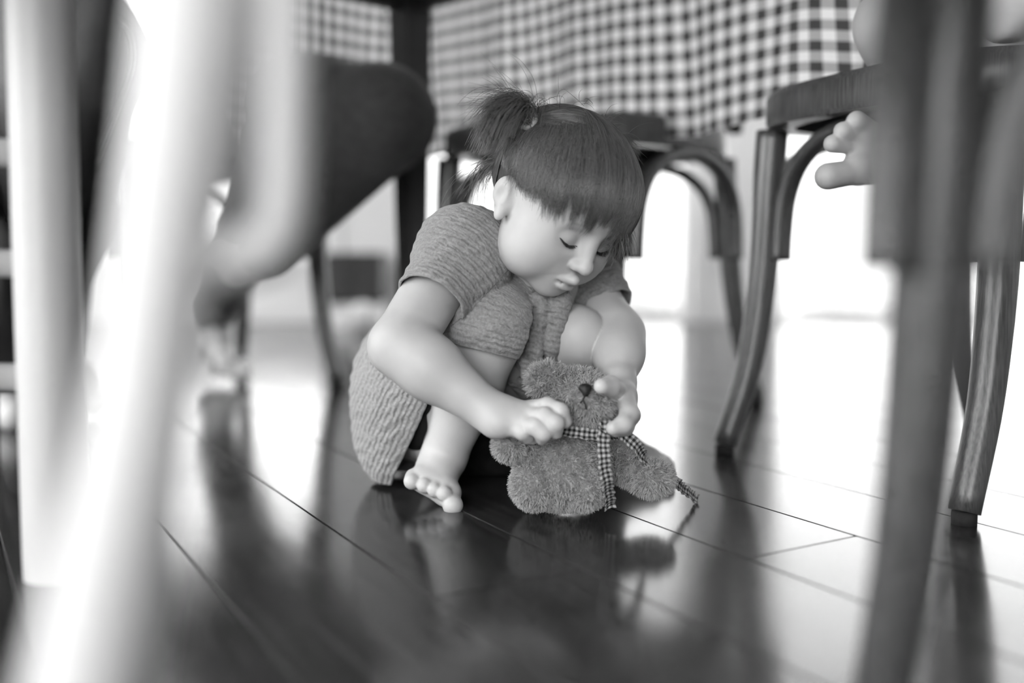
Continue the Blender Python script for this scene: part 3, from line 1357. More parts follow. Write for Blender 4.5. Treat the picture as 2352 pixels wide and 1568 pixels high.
# skirt over the left thigh, ends before the knee
D.chain([HIPL + np.array([0, 0, .01]), KNL * .80 + HIPL * .20], [.068, .046], .03)
# seat of the skirt sagging behind, down to the heels
D.ell(P(945, 865, 1.165), (.060, .07, .075), .04)
D.ell(P(915, 930, 1.165), (.048, .058, .085), .03)
D.ell(P(925, 1015, 1.165), (.040, .05, .062), .03)
D.cone(P(905, 1010, 1.165), P(905, 1095, 1.165), .036, .006, .03)
def wr(p):
    a = np.sin(p[:, 0] * 160 + 3.0 * np.sin(p[:, 2] * 55) + p[:, 1] * 60)
    b = np.sin(p[:, 2] * 190 + 2.0 * np.sin(p[:, 0] * 70 + 1.0) + p[:, 1] * 90)
    return .0007 * a * b + .0005 * np.sin(p[:, 2] * 420 + 3 * np.sin(p[:, 0] * 120))
D.disp(wr)
D.shell(.0042)
# openings
shin = nrm(ANR - KNR)
D.plane(P(1130, 812, 1.03), nrm(np.array([-.25, -.10, -1.0])), P(1150, 840, 1.04), .068)
D.plane(P(955, 1010, 1.12), nrm(np.array([.86, -.20, -.50])), P(1010, 1060, 1.10), .115)
D.plane((0, 0, .004), (0, 0, -1), P(930, 1060, 1.15), .15)
D.plane(KNL * .83 + HIPL * .17, nrm(KNL - HIPL), KNL + np.array([.01, -.02, -.02]), .085)
D.ell(NECK + (hp(0, 0, -.02) - NECK) * .30, (.044, .044, .036), .004, '-')
# cloth gathered between the knees
D.group()
D.ell(P(1236, 770, 1.090), (.036, .014, .048), .006)
D.cone(P(1192, 690, 1.066), P(1212, 862, 1.070), .013, .0060, .008)
D.cone(P(1212, 862, 1.070), P(1240, 876, 1.074), .006, .006, .006)
D.cone(P(1240, 690, 1.066), P(1226, 800, 1.062), .010, .0085, .007)
D.cone(P(1226, 800, 1.062), P(1240, 845, 1.066), .0085, .006, .007)
D.cone(P(1288, 690, 1.072), P(1262, 790, 1.074), .013, .012, .007)
D.cone(P(1262, 790, 1.074), P(1262, 840, 1.082), .010, .007, .006)
D.disp(wr)
# the sleeves
def sleeve(sh, cuff, r0, r1, puff):
    D.group()
    D.ell(sh, r0, 0)
    D.cone(sh, cuff, r0 * .95, r1, .02)
    if puff is not None:
        D.ell(puff[0], puff[1], .02)
    D.disp(wr)
    D.shell(.0035)
    ax = nrm(cuff - sh)
    D.plane(cuff - ax * .004, ax, cuff + ax * .03, .07)
slR, cuR = P(1066, 582, 1.07), P(985, 702, 1.015)
sleeve(slR, cuR, .050, .0375, (P(1085, 640, 1.055), (.036, .036, .036)))
slL, cuL = P(1342, 655, 1.17), P(1398, 722, 1.145)
sleeve(slL, cuL, .043, .036, None)


def seg_t(v, a, b):
    ab = b - a
    return ((v - a) @ ab) / math.sqrt(ab.dot(ab))


HEMN = nrm(np.array([.86, -.20, -.50]))


def ridge(v):
    # ridge lines run parallel to the nearest hem
    d_sl = np.linalg.norm(v - (slR * .5 + cuR * .5), axis=1)
    d_sl2 = np.linalg.norm(v - (slL * .5 + cuL * .5), axis=1)
    d_sk = np.linalg.norm(v - P(915, 950, 1.15), axis=1)
    d_kn = np.linalg.norm(v - KNR, axis=1)
    near = np.argmin(np.stack([d_sl, d_sl2 + .01, d_sk - .03, d_kn]), 0)
    r = np.choose(near, [seg_t(v, slR, cuR), seg_t(v, slL, cuL), v @ HEMN, v @ nrm([.25, .1, 1.0])])
    return r


def crossd(v):
    return v @ nrm([.5, .4, .6])


dress, dv, dq = sculpt('dress', D, 'dress', girl, h=.0014, attrs={'ridge': ridge, 'cross': crossd})
dress.location = -girl_off
# black mass added under the dress, painting in the shade between her legs
SH = Field().ell(P(1122, 985, 1.215), (.092, .040, .062), 0)
SH.ell(P(1050, 960, 1.215), (.070, .045, .060), .03)
SH.cone(HIPR, HIPR * .7 + KNR * .3, .058, .050, .03)
SH.cone(HIPL, HIPL * .7 + KNL * .3, .058, .050, .03)
SH.disp(lambda p: .0015 * np.sin(p[:, 0] * 120 + 3 * np.sin(p[:, 2] * 70)))
SH.plane((0, 0, .0003), (0, 0, -1), P(1100, 1060, 1.21), .16)
so, sv, sq = sculpt('shade_fill', SH, 'shade_fill', girl, h=.003)
so.location = -girl_off
print('body', len(bv), 'dress', len(dv))
# hem threads: narrow rolled edge at the cuffs

# ---------------------------------------------------------------- hair
SC0 = np.array([0, -.006, .030])
SRAD = np.array([.0715, .0865, .0765])


def hsurf(q, sc):
    """q (n,3) unit directions on her head, sc scale -> world"""
    q = q / np.linalg.norm(q, axis=-1, keepdims=True)
    l = SC0 + q * SRAD * np.asarray(sc)[..., None]
    return HC + (l * HS) @ HM.T


def slerp(a, b, t):
    d = np.clip((a * b).sum(-1, keepdims=True), -1, 1)
    w = np.arccos(d)
    s = np.sin(w) + 1e-6
    return (np.sin((1 - t) * w) * a + np.sin(t * w) * b) / s


cap = Field().ell(hp(*SC0), SRAD * HS * 1.035, 0, '+', HM)
fn = HM @ nrm([0, .72, -.69])
cap.plane(hp(0, .0185 * .72, -.0185 * .69), fn, hp(0, .09, -.09), .125, .006)
for s_ in (1, -1):
    cap.ell(hp(s_ * .074, .006, -.016), np.array([.03, .028, .034]) * HS, .008, '-', HM)
capo, cv, cq = sculpt('hair', cap, 'haircap', girl, h=.0025)
capo.location = -girl_off

headF = head_ops(Field())


def clear_of_head(S, gap):
    """push strand points out of the head so that they lie on its surface"""
    sh = S.shape
    p = S.reshape(-1, 3).astype(np.float32)
    g = np.broadcast_to(gap, sh[:2]).reshape(-1)
    ctr = hp(0, 0, .01).astype(np.float32)
    for _ in range(4):
        d = headF._eval(p)
        o = p - ctr
        o /= np.linalg.norm(o, axis=1, keepdims=True)
        p = p + o * np.maximum(g - d, 0)[:, None]
    return p.reshape(sh)


K = 12
T = np.linspace(0, 1, K)
PRd, PLd = nrm([.82, -.29, .50]), nrm([-.82, -.29, .50])


def wig(n, amp, f0=2.5):
    """smooth random waviness for n strands, zero at the root"""
    ph = rng.uniform(0, 6.28, (n, 1, 3))
    fr = rng.uniform(.6, 1.4, (n, 1, 3)) * f0
    return amp * np.sin(T[None, :, None] * fr * 3 + ph) * T[None, :, None]


def clumps(n, per):
    return np.repeat(np.arange((n + per - 1) // per), per)[:n]


allS, allR = [], []

# fringe combed forward over the brow
N = 10500
ncl = 420
tcl = rng.uniform(0, 1, ncl) ** 1.25
endk = np.array([[.975, -.20, -.02], [.97, .18, -.17], [.86, .48, -.19], [.69, .71, -.11], [.43, .90, -.06], [.08, .98, -.08], [-.30, .93, -.22], [-.62, .72, -.42], [-.86, .42, -.48]])
rootk = np.array([[.70, -.12, .70], [.62, .0, .78], [.46, .12, .87], [.33, .16, .92], [.18, .18, .96], [.0, .18, .98], [-.2, .16, .96], [-.4, .10, .91], [-.58, .0, .81]])


def lerpk(K_, t):
    x = np.clip(t, 0, 1) * (len(K_) - 1)
    i = np.minimum(x.astype(int), len(K_) - 2)
    f = (x - i)[:, None]
    v = K_[i] * (1 - f) + K_[i + 1] * f
    return v / np.linalg.norm(v, axis=1, keepdims=True)


ci = rng.integers(0, ncl, N)
cl_len = np.clip(rng.normal(.97, .07, ncl), .78, 1.12)
cl_dep = rng.uniform(0, 1, ncl)
cl_sh = rng.normal(-.012, .026, ncl)
t0 = np.clip(tcl[ci] + rng.normal(0, .016, N), 0, 1)
te = np.clip(tcl[ci] + cl_sh[ci] + rng.normal(0, .007, N), 0, 1)
root = lerpk(rootk, t0) + rng.normal(0, .075, (N, 3))
root[:, 1] -= rng.uniform(0, .42, N)
root /= np.linalg.norm(root, axis=1, keepdims=True)
end = lerpk(endk, te)
ln = cl_len[ci] * rng.uniform(.9, 1.03, N)
Q = slerp(root[:, None, :], end[:, None, :], (T[None, :] * ln[:, None])[..., None])
lift = 1.045 + .022 * np.sin(T * np.pi * .75)[None] + .030 * cl_dep[ci][:, None] * np.sqrt(T)[None] + rng.uniform(-.004, .006, (N, 1))
S = hsurf(Q, lift) + wig(N, .0010)
gap = .0022 + .0045 * cl_dep[ci][:, None] * np.sqrt(T)[None] + rng.uniform(0, .001, (N, 1))
allS.append(clear_of_head(S, gap))

# hair drawn back into the two bunches
N = 11500
q = rng.normal(size=(60000, 3))
q /= np.linalg.norm(q, axis=1, keepdims=True)
earm = (np.abs(q[:, 0]) > .72) & (q[:, 2] < -.18) & (q[:, 1] > -.30)
ok = (q[:, 1] < .12 + .38 * q[:, 2]) & (q[:, 2] > -.62) & ~earm & ~((q[:, 1] > -.15) & (q[:, 2] < -.22))
ok &= (q[:, 0] > 0) | (rng.uniform(0, 1, len(q)) < .45)
q = q[ok][:N]
N = len(q)
side = np.where(q[:, :1] > 0, PRd[None], PLd[None]) * 1.0
side = side + rng.normal(0, .03, (N, 3))
side /= np.linalg.norm(side, axis=1, keepdims=True)
# a slight sag below the straight pull, as combed hair has
mid = slerp(q, side, np.full((N, 1), .5)) + np.array([0, -.02, -.10]) * rng.uniform(.2, 1.0, (N, 1))
mid /= np.linalg.norm(mid, axis=1, keepdims=True)
Tq = T[None, :, None]
A = slerp(q[:, None], mid[:, None], Tq)
Bz = slerp(mid[:, None], side[:, None], Tq)
Q = slerp(A / np.linalg.norm(A, axis=-1, keepdims=True), Bz / np.linalg.norm(Bz, axis=-1, keepdims=True), Tq)
lift = 1.04 + .03 * T[None] ** 2 + rng.uniform(0, .022, (N, 1)) * np.sin(T * np.pi)[None] + .012
allS.append(hsurf(Q, lift) + wig(N, .0006))

# the bunches themselves
def bunch(qd, out0, N, L0, L1, spread, droop, seed):
    r2 = np.random.default_rng(seed)
    base = hsurf(qd[None], np.array([1.10]))[0]
    S = []
    ncl = 60
    cd = [nrm(np.array(out0) + r2.normal(0, spread, 3)) for _ in range(ncl)]
    cl = r2.uniform(L0, L1, ncl)
    cu = r2.uniform(.5, 1.3, ncl)
    for i in range(N):
        k = r2.integers(0, ncl)
        d = nrm(cd[k] + r2.normal(0, .07, 3))
        L = cl[k] * r2.uniform(.75, 1.05)
        p = base + r2.normal(0, .0045, 3)
        row = []
        v = d.copy()
        step = L / (K - 1)
        for j in range(K):
            row.append(p.copy())
            p = p + v * step
            v = nrm(v + np.array(droop) * cu[k] * (.36 if j > 1 else .10) + r2.normal(0, .015, 3))
        S.append(row)
    return np.array(S), base


S1, baseR = bunch(PRd, (-.55, -.30, .75), 1800, .050, .080, .25, (-.42, .05, -1.25), 3)
S2, baseL = bunch(PLd, (.70, .1, .50), 900, .026, .046, .30, (.15, .1, -1.2), 4)
allS += [S1, S2]
# loose ends behind the ear and at the nape, and flyaway hairs
def loose(starts, dirs, L, n, sp, bend, seed):
    r2 = np.random.default_rng(seed)
    S = []
    for i in range(n):
        k = r2.integers(0, len(starts))
        p = np.array(starts[k]) + r2.normal(0, .004, 3)
        v = nrm(np.array(dirs[k]) + r2.normal(0, sp, 3))
        LL = L * r2.uniform(.5, 1.1)
        row = []
        cb = np.array(bend) * r2.uniform(.3, 1.4) + r2.normal(0, .06, 3)
        for j in range(K):
            row.append(p.copy())
            p = p + v * LL / (K - 1)
            v = nrm(v + cb * .3)
        S.append(row)
    return np.array(S)


nape = [hsurf(np.array([x]), np.array([1.03]))[0] for x in ([.55, -.72, -.35], [.70, -.60, -.25], [.40, -.80, -.40], [.80, -.45, -.15])]
allS.append(loose(nape, [(-.75, .1, -.25)] * 4, .075, 70, .26, (.15, .05, -.75), 5))
allS.append(loose([baseR], [(-.45, -.2, .85)], .075, 70, .30, (-.35, 0, -.35), 6))
top = [hsurf(np.array([nrm(x)]), np.array([1.07]))[0] for x in ([.1, -.3, .95], [-.3, -.2, .93], [-.5, .2, .85], [-.6, -.2, .78], [.5, -.2, .8])]
allS.append(loose(top, [(.3, -.1, .7), (.5, -.1, .6), (.8, 0, .3), (.6, 0, .6), (-.2, -.2, .8)], .030, 40, .45, (.3, 0, -.6), 8))
fr = [hsurf(np.array([nrm(x)]), np.array([1.09]))[0] for x in ([-.55, .78, -.1], [-.7, .62, -.1], [-.35, .9, -.1])]
allS.append(loose(fr, [(.15, -.25, -.9)] * 3, .035, 60, .22, (-.1, 0, -.2), 9))
S = np.concatenate(allS)
prof_r = np.interp(T, [0, .6, 1], [.00019, .00017, .00005])
strands('hair_strands', S - girl_off, prof_r, 'hair', girl)

# elastic ties holding the bunches
for nm, qd, bs in (('hair_tie', PRd, baseR), ('hair_tie', PLd, baseL)):
    nn = nrm(HM @ (qd / SRAD))
    if qd[0] > 0:
        nn = nrm(nn * .55 + np.array([-.35, -.75, .35]))
    a = nrm(np.cross(nn, [0, 0, 1]))
    b2 = np.cross(nn, a)
    pts = [bs + nn * (.002 + .0022 * math.sin(2 * t)) + .0082 * (math.cos(t) * a + math.sin(t) * b2) - girl_off for t in np.linspace(0, 2 * math.pi, 33)[:-1]]
    pts.append(pts[0])
    MB().sweep(pts, .0036, 10, cap=False).build(nm, 'tie', girl)
    F2 = Field().ell(bs + nn * .0065, (.0075, .0075, .0075), 0)
    F2.ell(bs + nn * .0150, (.0055, .0055, .0055), .003, '-')
    o, _, _ = sculpt('hair_bead', F2, 'tie', girl, h=.0008)
    o.location = -girl_off

# ================================================================ the teddy bear
boff = P(1295, 1172, 1.03)
boff[2] = 0
bear = tag(empty('teddy_bear', tuple(boff)), 'shaggy grey teddy bear with a checked neck ribbon, held upright by the girl', 'teddy bear')


def fur_on(name, v, q, n, L, lean, parent, seed, rr=.00029, off=None):
    """short strands rooted on a sculpted part"""
    r2 = np.random.default_rng(seed)
    p0, p1, p2, p3 = v[q[:, 0]], v[q[:, 1]], v[q[:, 2]], v[q[:, 3]]
    nr = np.cross(p2 - p0, p3 - p1)
    ar = np.linalg.norm(nr, axis=1)
    nr = nr / (ar[:, None] + 1e-15)
    i = r2.choice(len(q), n, p=ar / ar.sum())
    a, b_ = r2.uniform(0, 1, (n, 1)), r2.uniform(0, 1, (n, 1))
    pos = (p0[i] * (1 - a) + p1[i] * a) * (1 - b_) + (p3[i] * (1 - a) + p2[i] * a) * b_
    N_ = nr[i]
    # tufts lean together: smooth pseudo-random field of directions
    w = np.stack([np.sin(pos @ np.array(k) + s) for k, s in (((410, 250, 130), .3), ((-190, 380, 260), 1.7), ((220, -310, 420), 4.1))], 1)
    d = N_ + np.array(lean) * .55 + w * .38 + r2.normal(0, .28, (n, 3))
    d /= np.linalg.norm(d, axis=1, keepdims=True)
    d2 = d + np.array([0, 0, -.5]) + r2.normal(0, .35, (n, 3))
    d2 /= np.linalg.norm(d2, axis=1, keepdims=True)
    ll = L * r2.uniform(.6, 1.15, (n, 1))
    S = np.stack([pos - N_ * .0006, pos + d * ll * .4, pos + d * ll * .65 + d2 * ll * .2, pos + d * ll * .75 + d2 * ll * .4], 1)
    return strands(name, S - (boff if off is None else off), [rr, rr, rr * .8, rr * .25], 'fur', parent)


def bear_part(name, F, n, L, lean, seed, parent=None):
    o, v, q = sculpt(name, F, 'bear', parent or bear, h=.002)
    me = o.data
    me.vertices.foreach_set('co', np.asarray(v - boff, np.float32).ravel())
    me.update()
    fur_on('fur', v, q, n, L, lean, o, seed)
    return o


Fb = Field().ell(P(1297, 1050, 1.022), (.0460, .043, .044), 0)
Fb.ell(P(1288, 1094, 1.012), (.0455, .041, .032), .02)
bear_part('torso', Fb, 15000, .0046, (0, -.2, -.3), 11)
bear_part('leg', Field().cone(P(1240, 1105, 1.03), P(1229, 1114, .992), .0265, .0245, 0), 7000, .0042, (-.2, -.2, -.3), 12)
bear_part('leg', Field().cone(P(1346, 1105, 1.03), P(1344, 1121, .990), .024, .0215, 0), 6500, .0042, (.1, -.2, -.3), 13)
bear_part('arm', Field().cone(P(1232, 1005, 1.015), P(1172, 1022, .990), .0145, .0165, 0), 4500, .0045, (-.3, -.2, -.2), 14)
bear_part('arm', Field().cone(P(1405, 1058, 1.030), P(1486, 1098, 1.005), .0155, .0160, .0).ell(P(1508, 1100, 1.0), (.0165, .016, .0150), .01), 5500, .0055, (.4, -.1, -.4), 15)
Fh = Field().ell(P(1324, 915, 1.012), (.0385, .034, .0295), 0)
Fh.ell(P(1358, 926, .984), (.0200, .018, .0205), .012)
Fh.cone(P(1330, 950, 1.015), P(1330, 985, 1.03), .024, .026, .01)
head = bear_part('head', Fh, 9500, .0062, (.15, -.25, -.45), 16)
head['label'] = 'tilted bear head with pale muzzle'
bear_part('ear', Field().ell(P(1256, 876, .998), (.0185, .0105, .0175), 0).ell(P(1252, 872, .987), (.010, .005, .010), .004, '-'), 2400, .0072, (-.3, -.1, .5), 17, head)
bear_part('ear', Field().ell(P(1416, 932, 1.000), (.0115, .0120, .0195), 0), 1600, .006, (.3, -.2, -.2), 18, head)
Fn = Field().ell(P(1344, 890, .962), (.0068, .0045, .0042), 0).ell(P(1345, 899, .960), (.0036, .0042, .0052), .004)
o, v, q = sculpt('nose', Fn, 'nose', head, h=.001)
o.location = -boff
for pts in ([(1343, 910, .9615), (1338, 918, .9605), (1333, 925, .9615)], [(1338, 918, .9605), (1345, 930, .9595), (1347, 940, .960)]):
    MB().sweep([P(*p) - boff for p in pts], .0009, 8, res=4).build('mouth_stitch', 'nose', head)
for p in ((1303, 876, 1.006), (1375, 884, 1.006)):
    o, v, q = sculpt('eye', Field().ell(P(*p), .0042, 0), 'nose', head, h=.001)
    o.location = -boff


def ribbon(name, pts, up, w, parent, wav=0.0, res=8, th=.0011):
    pts, _ = spline(np.array([P(*p) if len(p) == 3 else p for p in pts]) - boff, np.ones(len(pts)), res)
    n = len(pts)
    Tn = np.gradient(pts, axis=0)
    Tn /= np.linalg.norm(Tn, axis=1)[:, None]
    L = np.concatenate([[0], np.cumsum(np.linalg.norm(np.diff(pts, axis=0), axis=1))])
    M_ = 5
    verts, uv, fs = [], [], []
    for layer in (0, 1):
        for i in range(n):
            u = nrm(np.array(up) - Tn[i] * np.dot(up, Tn[i]))
            sd = np.cross(Tn[i], u)
            for j in range(M_):
                t = j / (M_ - 1) - .5
                wv = wav * math.sin(L[i] * 700 + t * 3) * abs(t) * 2 + .0006 * math.sin(L[i] * 240)
                cup = .0022 * (4 * t * t)
                ww = w * (1 + .10 * math.sin(L[i] * 520))
                verts.append(pts[i] + sd * t * ww + u * (wv + cup + (th if layer else 0)))
                uv.append((t * w + .5 * w, L[i]))
    o2 = n * M_
    for i in range(n - 1):
        for j in range(M_ - 1):
            a = i * M_ + j
            fs.append((a, a + 1, a + M_ + 1, a + M_))
            fs.append((o2 + a, o2 + a + M_, o2 + a + M_ + 1, o2 + a + 1))
        for j, sg in ((0, 1), (M_ - 1, -1)):
            a = i * M_ + j
            q = (a, a + M_, o2 + a + M_, o2 + a)
            fs.append(q if sg > 0 else q[::-1])
    for i, sg in ((0, -1), (n - 1, 1)):
        for j in range(M_ - 1):
            a = i * M_ + j
            q = (a, a + 1, o2 + a + 1, o2 + a)
            fs.append(q if sg < 0 else q[::-1])
    me = bpy.data.meshes.new(name)
    me.from_pydata([tuple(x) for x in verts], [], fs)
    uvl = me.uv_layers.new(name='UVMap')
    vi = np.empty(len(me.loops), np.int32)
    me.loops.foreach_get('vertex_index', vi)
    uvl.data.foreach_set('uv', np.array(uv, np.float32)[vi].ravel())
    me.polygons.foreach_set('use_smooth', [True] * len(me.polygons))
    me.update()
    return link_mesh(name, me, 'ribbon', parent)


rb = empty('neck_ribbon', (0, 0, 0), 0, bear)
rb['label'] = 'narrow checked ribbon with frayed ends'
nc = P(1336, 985, 1.010)
ring = [nc + np.array([.0375 * math.cos(t), .0385 * math.sin(t), -.002 * math.sin(t) - .004 * math.cos(t)]) for t in np.linspace(-2.6, 2.6 + .9, 15)]
pts_ring = np.array(ring)


def ribbon_w(name, W, up, w, wav):
    # same as ribbon() for world points
    global P
    Pold = P
    P = lambda *a: np.array(a, float)
    o = ribbon(name, [tuple(x) for x in W], up, w, rb, wav)
    P = Pold
    return o


ribbon_w('neck_band', pts_ring, (.3, -.9, .25), .011, .0008)
ribbon('ribbon_tail', [(1386, 978, .972), (1384, 1010, .962), (1386, 1060, .957), (1393, 1110, .964), (1399, 1166, .990)], (.3, -1, .1), .0125, rb, .0014)
ribbon('ribbon_tail', [(1398, 982, .974), (1432, 1000, .978), (1462, 1028, .982), (1480, 1058, 1.000), (1502, 1080, 1.030), (1530, 1092, 1.032), (1560, 1118, 1.045), (1600, 1150, 1.072)], (-.2, -.8, .6), .0125, rb, .0014)
o, v, q = sculpt('bow_knot', Field().ell(P(1392, 984, .972), (.0085, .007, .0085), 0).ell(P(1402, 980, .974), (.006, .006, .007), .003), 'ribbon', rb, h=.0015)
o.location = -boff
uvl = o.data.uv_layers.new(name='UVMap')
vi = np.empty(len(o.data.loops), np.int32)
o.data.loops.foreach_get('vertex_index', vi)
uvl.data.foreach_set('uv', np.ascontiguousarray(v[:, [0, 2]].astype(np.float32)[vi]).ravel())

# ================================================================ the other sitters
def tint1(v):
    return np.ones(len(v))


def place(o, v, off):
    o.data.vertices.foreach_set('co', np.asarray(v - off, np.float32).ravel())
    o.data.update()


# person in dark trousers on the far left chair, one leg crossed over the other
d_off = np.array([-.58, 1.95, 0])
dp = tag(empty('person', tuple(d_off)), 'barefoot sitter in dark trousers with one leg crossed over the other', 'person')
hip = P(470, 235, 1.95)
hip2 = hip + np.array([.12, .10, -.01])
kn1, an1 = P(878, 272, 1.60), P(598, 590, 1.78)
kn2, an2 = P(660, 330, 1.70), P(488, 712, 2.13)
Fp = Field().cone(hip, hip2, .09, .09, 0)
Fp.cone((hip + hip2) / 2, (hip + hip2) / 2 + np.array([-.03, .03, .28]), .10, .11, .04)
tor = list(Fp.groups[0])
Fp.chain([hip, kn1, an1], [.075, .055, .034], .02)
Fp.cone(an1, P(545, 615, 1.84), .034, .028, .02)
Fp.cone(P(545, 615, 1.84), P(500, 580, 1.86), .026, .02, .02)
Fp.group(tor)
Fp.chain([hip2, kn2, an2], [.075, .055, .036], .02)
Fp.ell(P(478, 790, 2.20), (.034, .04, .034), .02)
Fp.cone(an2 + np.array([0, 0, -.02]), P(505, 808, 2.13), .036, .030, .02)
Fp.cone(P(505, 808, 2.13), P(520, 836, 2.07), .030, .019, .02)
bl = list(Fp.groups[-1])[-1:]
for i, (x0, y0, x1, y1, r) in enumerate([(483, 835, 480, 850, .0095), (499, 837, 497, 854, .0095), (517, 838, 516, 857, .0100), (537, 838, 538, 860, .0105), (559, 836, 562, 858, .0135)]):
    Fp.groups.append(list(bl))
    Fp.cone(P(x0, y0, 2.08), P(x1, y1, 2.04), r, r, .008)
o, v, q = sculpt('body', Fp, 'skin', dp, h=.004, attrs={'tint': tint1})
place(o, v, d_off)
Ft = Field().cone(hip, hip2, .10, .10, 0)
Ft.cone((hip + hip2) / 2, (hip + hip2) / 2 + np.array([0, 0, .10]), .105, .105, .04)
tor = list(Ft.groups[0])
Ft.chain([hip, kn1], [.095, .082], .03)
Ft.cone(kn1, an1 * .93 + kn1 * .07, .082, .050, .02)
Ft.ell(kn1 * .6 + hip * .4 + np.array([.02, 0, .02]), (.10, .09, .07), .04)
Ft.group(tor)
Ft.chain([hip2, kn2], [.095, .075], .03)
Ft.cone(kn2, an2, .072, .050, .02)
Ft.disp(lambda p: .003 * np.sin(p[:, 0] * 50 + 2 * np.sin(p[:, 2] * 40)) * np.sin(p[:, 2] * 45 + p[:, 1] * 30))
o, v, q = sculpt('trousers', Ft, 'trousers', dp, h=.005)
place(o, v, d_off)

# person in jeans at the far left edge
j_off = np.array([-1.02, 1.6, 0])
jp = tag(empty('person', tuple(j_off)), 'barefoot sitter in wide denim jeans behind the white ladder post', 'person')
kA, aA = P(172, 120, 1.52), P(95, 790, 1.66)
kB, aB = P(130, 30, 1.36), P(-10, 800, 1.56)
hpA, hpB = P(-260, 60, 1.85), P(-320, 60, 1.65)
Fj = Field().chain([hpA, kA, aA], [.07, .055, .034], .02)
Fj.cone(hpA, hpB, .08, .08, .03)
Fj.ell(P(150, 860, 1.74), (.034, .036, .034), .02)
Fj.cone(aA, P(180, 880, 1.68), .036, .034, .02)
Fj.cone(P(180, 880, 1.68), P(222, 918, 1.64), .032, .019, .02)
bl = list(Fj.groups[-1])[-1:]
for (x0, y0, x1, y1, r) in [(236, 905, 252, 912, .009), (228, 912, 246, 922, .009), (218, 918, 236, 932, .010), (206, 922, 224, 940, .012)]:
    Fj.groups.append(list(bl))
    Fj.cone(P(x0, y0, 1.64), P(x1, y1, 1.625), r, r, .008)
Fj.group([])
Fj.chain([hpB, kB, aB], [.07, .055, .036], .02)
Fj.cone(aB, P(0, 925, 1.56), .036, .030, .02)
Fj.cone(P(0, 925, 1.56), P(30, 955, 1.52), .034, .024, .02)
o, v, q = sculpt('body', Fj, 'skin', jp, h=.004, attrs={'tint': tint1})
place(o, v, j_off)
wav = lambda p: .004 * np.sin(p[:, 2] * 38 + 2.5 * np.sin(p[:, 0] * 30)) * np.sin(p[:, 0] * 26 + p[:, 1] * 30)
Fk = Field().chain([hpA, kA], [.10, .100], .03)
Fk.chain([kA, kA * .45 + aA * .55, P(78, 735, 1.655)], [.102, .084, .068], .03)
Fk.disp(wav)
o, v, q = sculpt('trouser_leg', Fk, 'denim', jp, h=.005, attrs={'tint': lambda v: np.full(len(v), .95)})
place(o, v, j_off)
Fk = Field().chain([hpB, kB], [.095, .080], .03)
Fk.chain([kB, P(132, 190, 1.36), P(80, 400, 1.42)], [.072, .066, .07], .03)
Fk.chain([P(80, 400, 1.42), P(-20, 830, 1.57)], [.07, .072], .03)
Fk.disp(wav)
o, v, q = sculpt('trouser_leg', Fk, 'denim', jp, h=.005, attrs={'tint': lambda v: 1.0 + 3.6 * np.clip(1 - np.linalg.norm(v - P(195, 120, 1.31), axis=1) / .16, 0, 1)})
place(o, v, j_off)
hem = [(205, 8, 1.34), (255, 34, 1.36), (296, 66, 1.385), (310, 120, 1.395), (302, 175, 1.40), (272, 250, 1.41), (238, 330, 1.42), (190, 440, 1.44)]
MB().sweep([P(*p) - j_off for p in hem], .0085, 10, res=6, flat=(.35, 1.0), up=(.6, -.3, .2)).build('hem', 'denim', jp)
for dx in (-4, 5):
    MB().sweep([P(p[0] + dx, p[1], p[2] - .008) - j_off for p in hem], .0011, 6, res=6).build('stitching', 'stitch', jp)
jp.children[-3].data.attributes.new('tint', 'FLOAT', 'POINT').data.foreach_set('value', [2.2] * len(jp.children[-3].data.vertices))

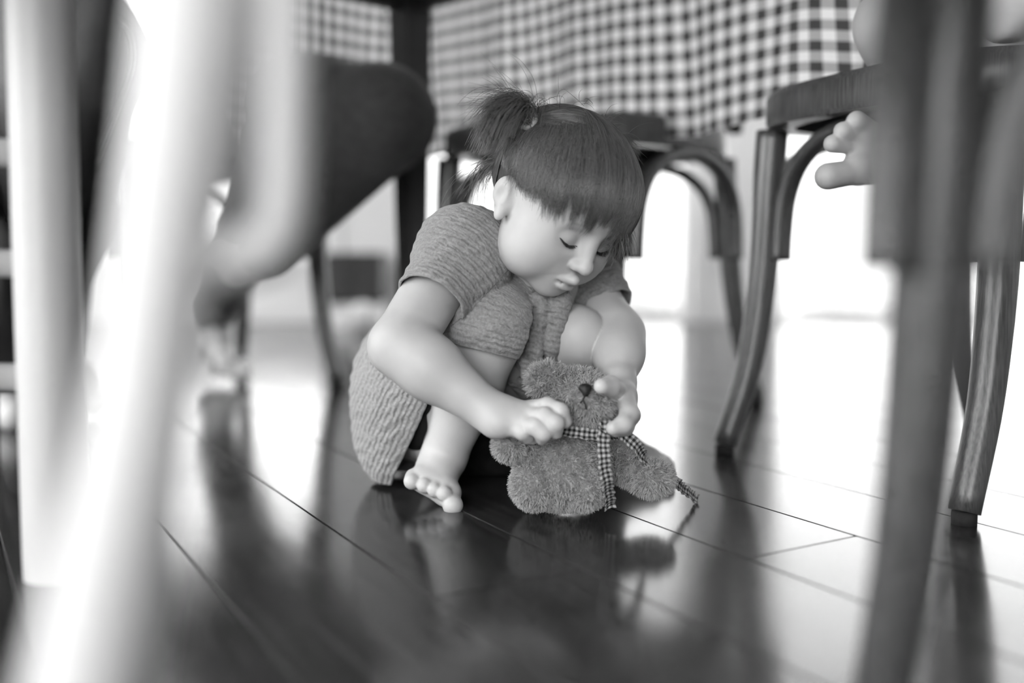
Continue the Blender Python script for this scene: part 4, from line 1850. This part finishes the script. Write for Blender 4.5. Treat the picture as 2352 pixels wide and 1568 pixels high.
# small child on the right-hand chair, one foot hanging
c_off = np.array([cB[0], cB[1], SEAT_T])
cp_ = tag(empty('person', tuple(c_off)), 'small child in pale clothes on the right-hand chair, toes curled', 'person')
FC = Field().ell((.56, 1.20, .56), (.10, .10, .075), 0)
FC.cone((.56, 1.20, .56), (.60, 1.22, .74), .085, .075, .03)
trs = list(FC.groups[0])
kn = np.array([.43, 1.14, .525])
ak = P(2140, 335, 1.165)
FC.chain([np.array([.54, 1.16, .55]), kn, ak], [.05, .042, .028], .02)
FC.ell(P(2165, 345, 1.175), (.026, .024, .026), .015)
FC.cone(ak, P(2050, 355, 1.15), .028, .027, .015)
FC.cone(P(2050, 345, 1.15), P(1985, 320, 1.135), .027, .020, .012)
FC.cone(P(2050, 370, 1.15), P(1975, 385, 1.132), .025, .020, .012)
bl = list(FC.groups[-1])[-2:]
for (x0, y0, x1, y1, r0, r) in [(1995, 295, 1968, 278, .0105, .0115), (1970, 315, 1936, 301, .0095, .0105), (1955, 335, 1912, 330, .009, .0100), (1965, 395, 1902, 405, .0140, .0150)]:
    FC.groups.append(list(bl))
    FC.cone(P(x0, y0, 1.13), P(x1, y1, 1.118), r0, r, .005)
FC.group(trs)
FC.chain([np.array([.60, 1.10, .55]), np.array([.515, 1.06, .525]), np.array([.535, 1.10, .375])], [.05, .042, .028], .02)
FC.cone(np.array([.535, 1.10, .375]), np.array([.47, 1.085, .335]), .027, .016, .015)
fl2 = list(FC.groups[-1])[-1:]
for k_ in range(5):
    FC.groups.append(list(fl2))
    b0 = np.array([.474, 1.068 + .009 * k_, .334])
    FC.cone(b0, b0 + np.array([-.020 + .002 * abs(k_ - 1), -.003, -.007]), .0065, .0062 if k_ else .0085, .004)
o, v, q = sculpt('body', FC, 'skin', cp_, h=.003, attrs={'tint': tint1})
place(o, v, c_off)
FD = Field().ell((.60, 1.22, .565), (.105, .105, .085), 0)
FD.cone((.56, 1.20, .58), (.60, 1.22, .76), .095, .085, .03)
FD.chain([np.array([.57, 1.17, .552]), np.array([.49, 1.14, .533])], [.060, .052], .02)
FD.chain([np.array([.60, 1.10, .552]), np.array([.515, 1.03, .533])], [.062, .052], .02)
FD.disp(lambda p: .003 * np.sin(p[:, 0] * 90 + 2 * np.sin(p[:, 2] * 60)))
FD.plane((0, 0, SEAT_T + .002), (0, 0, -1), (.54, 1.12, SEAT_T - .2), .30)
o, v, q = sculpt('clothes', FD, 'light_cloth', cp_, h=.004)
place(o, v, c_off)
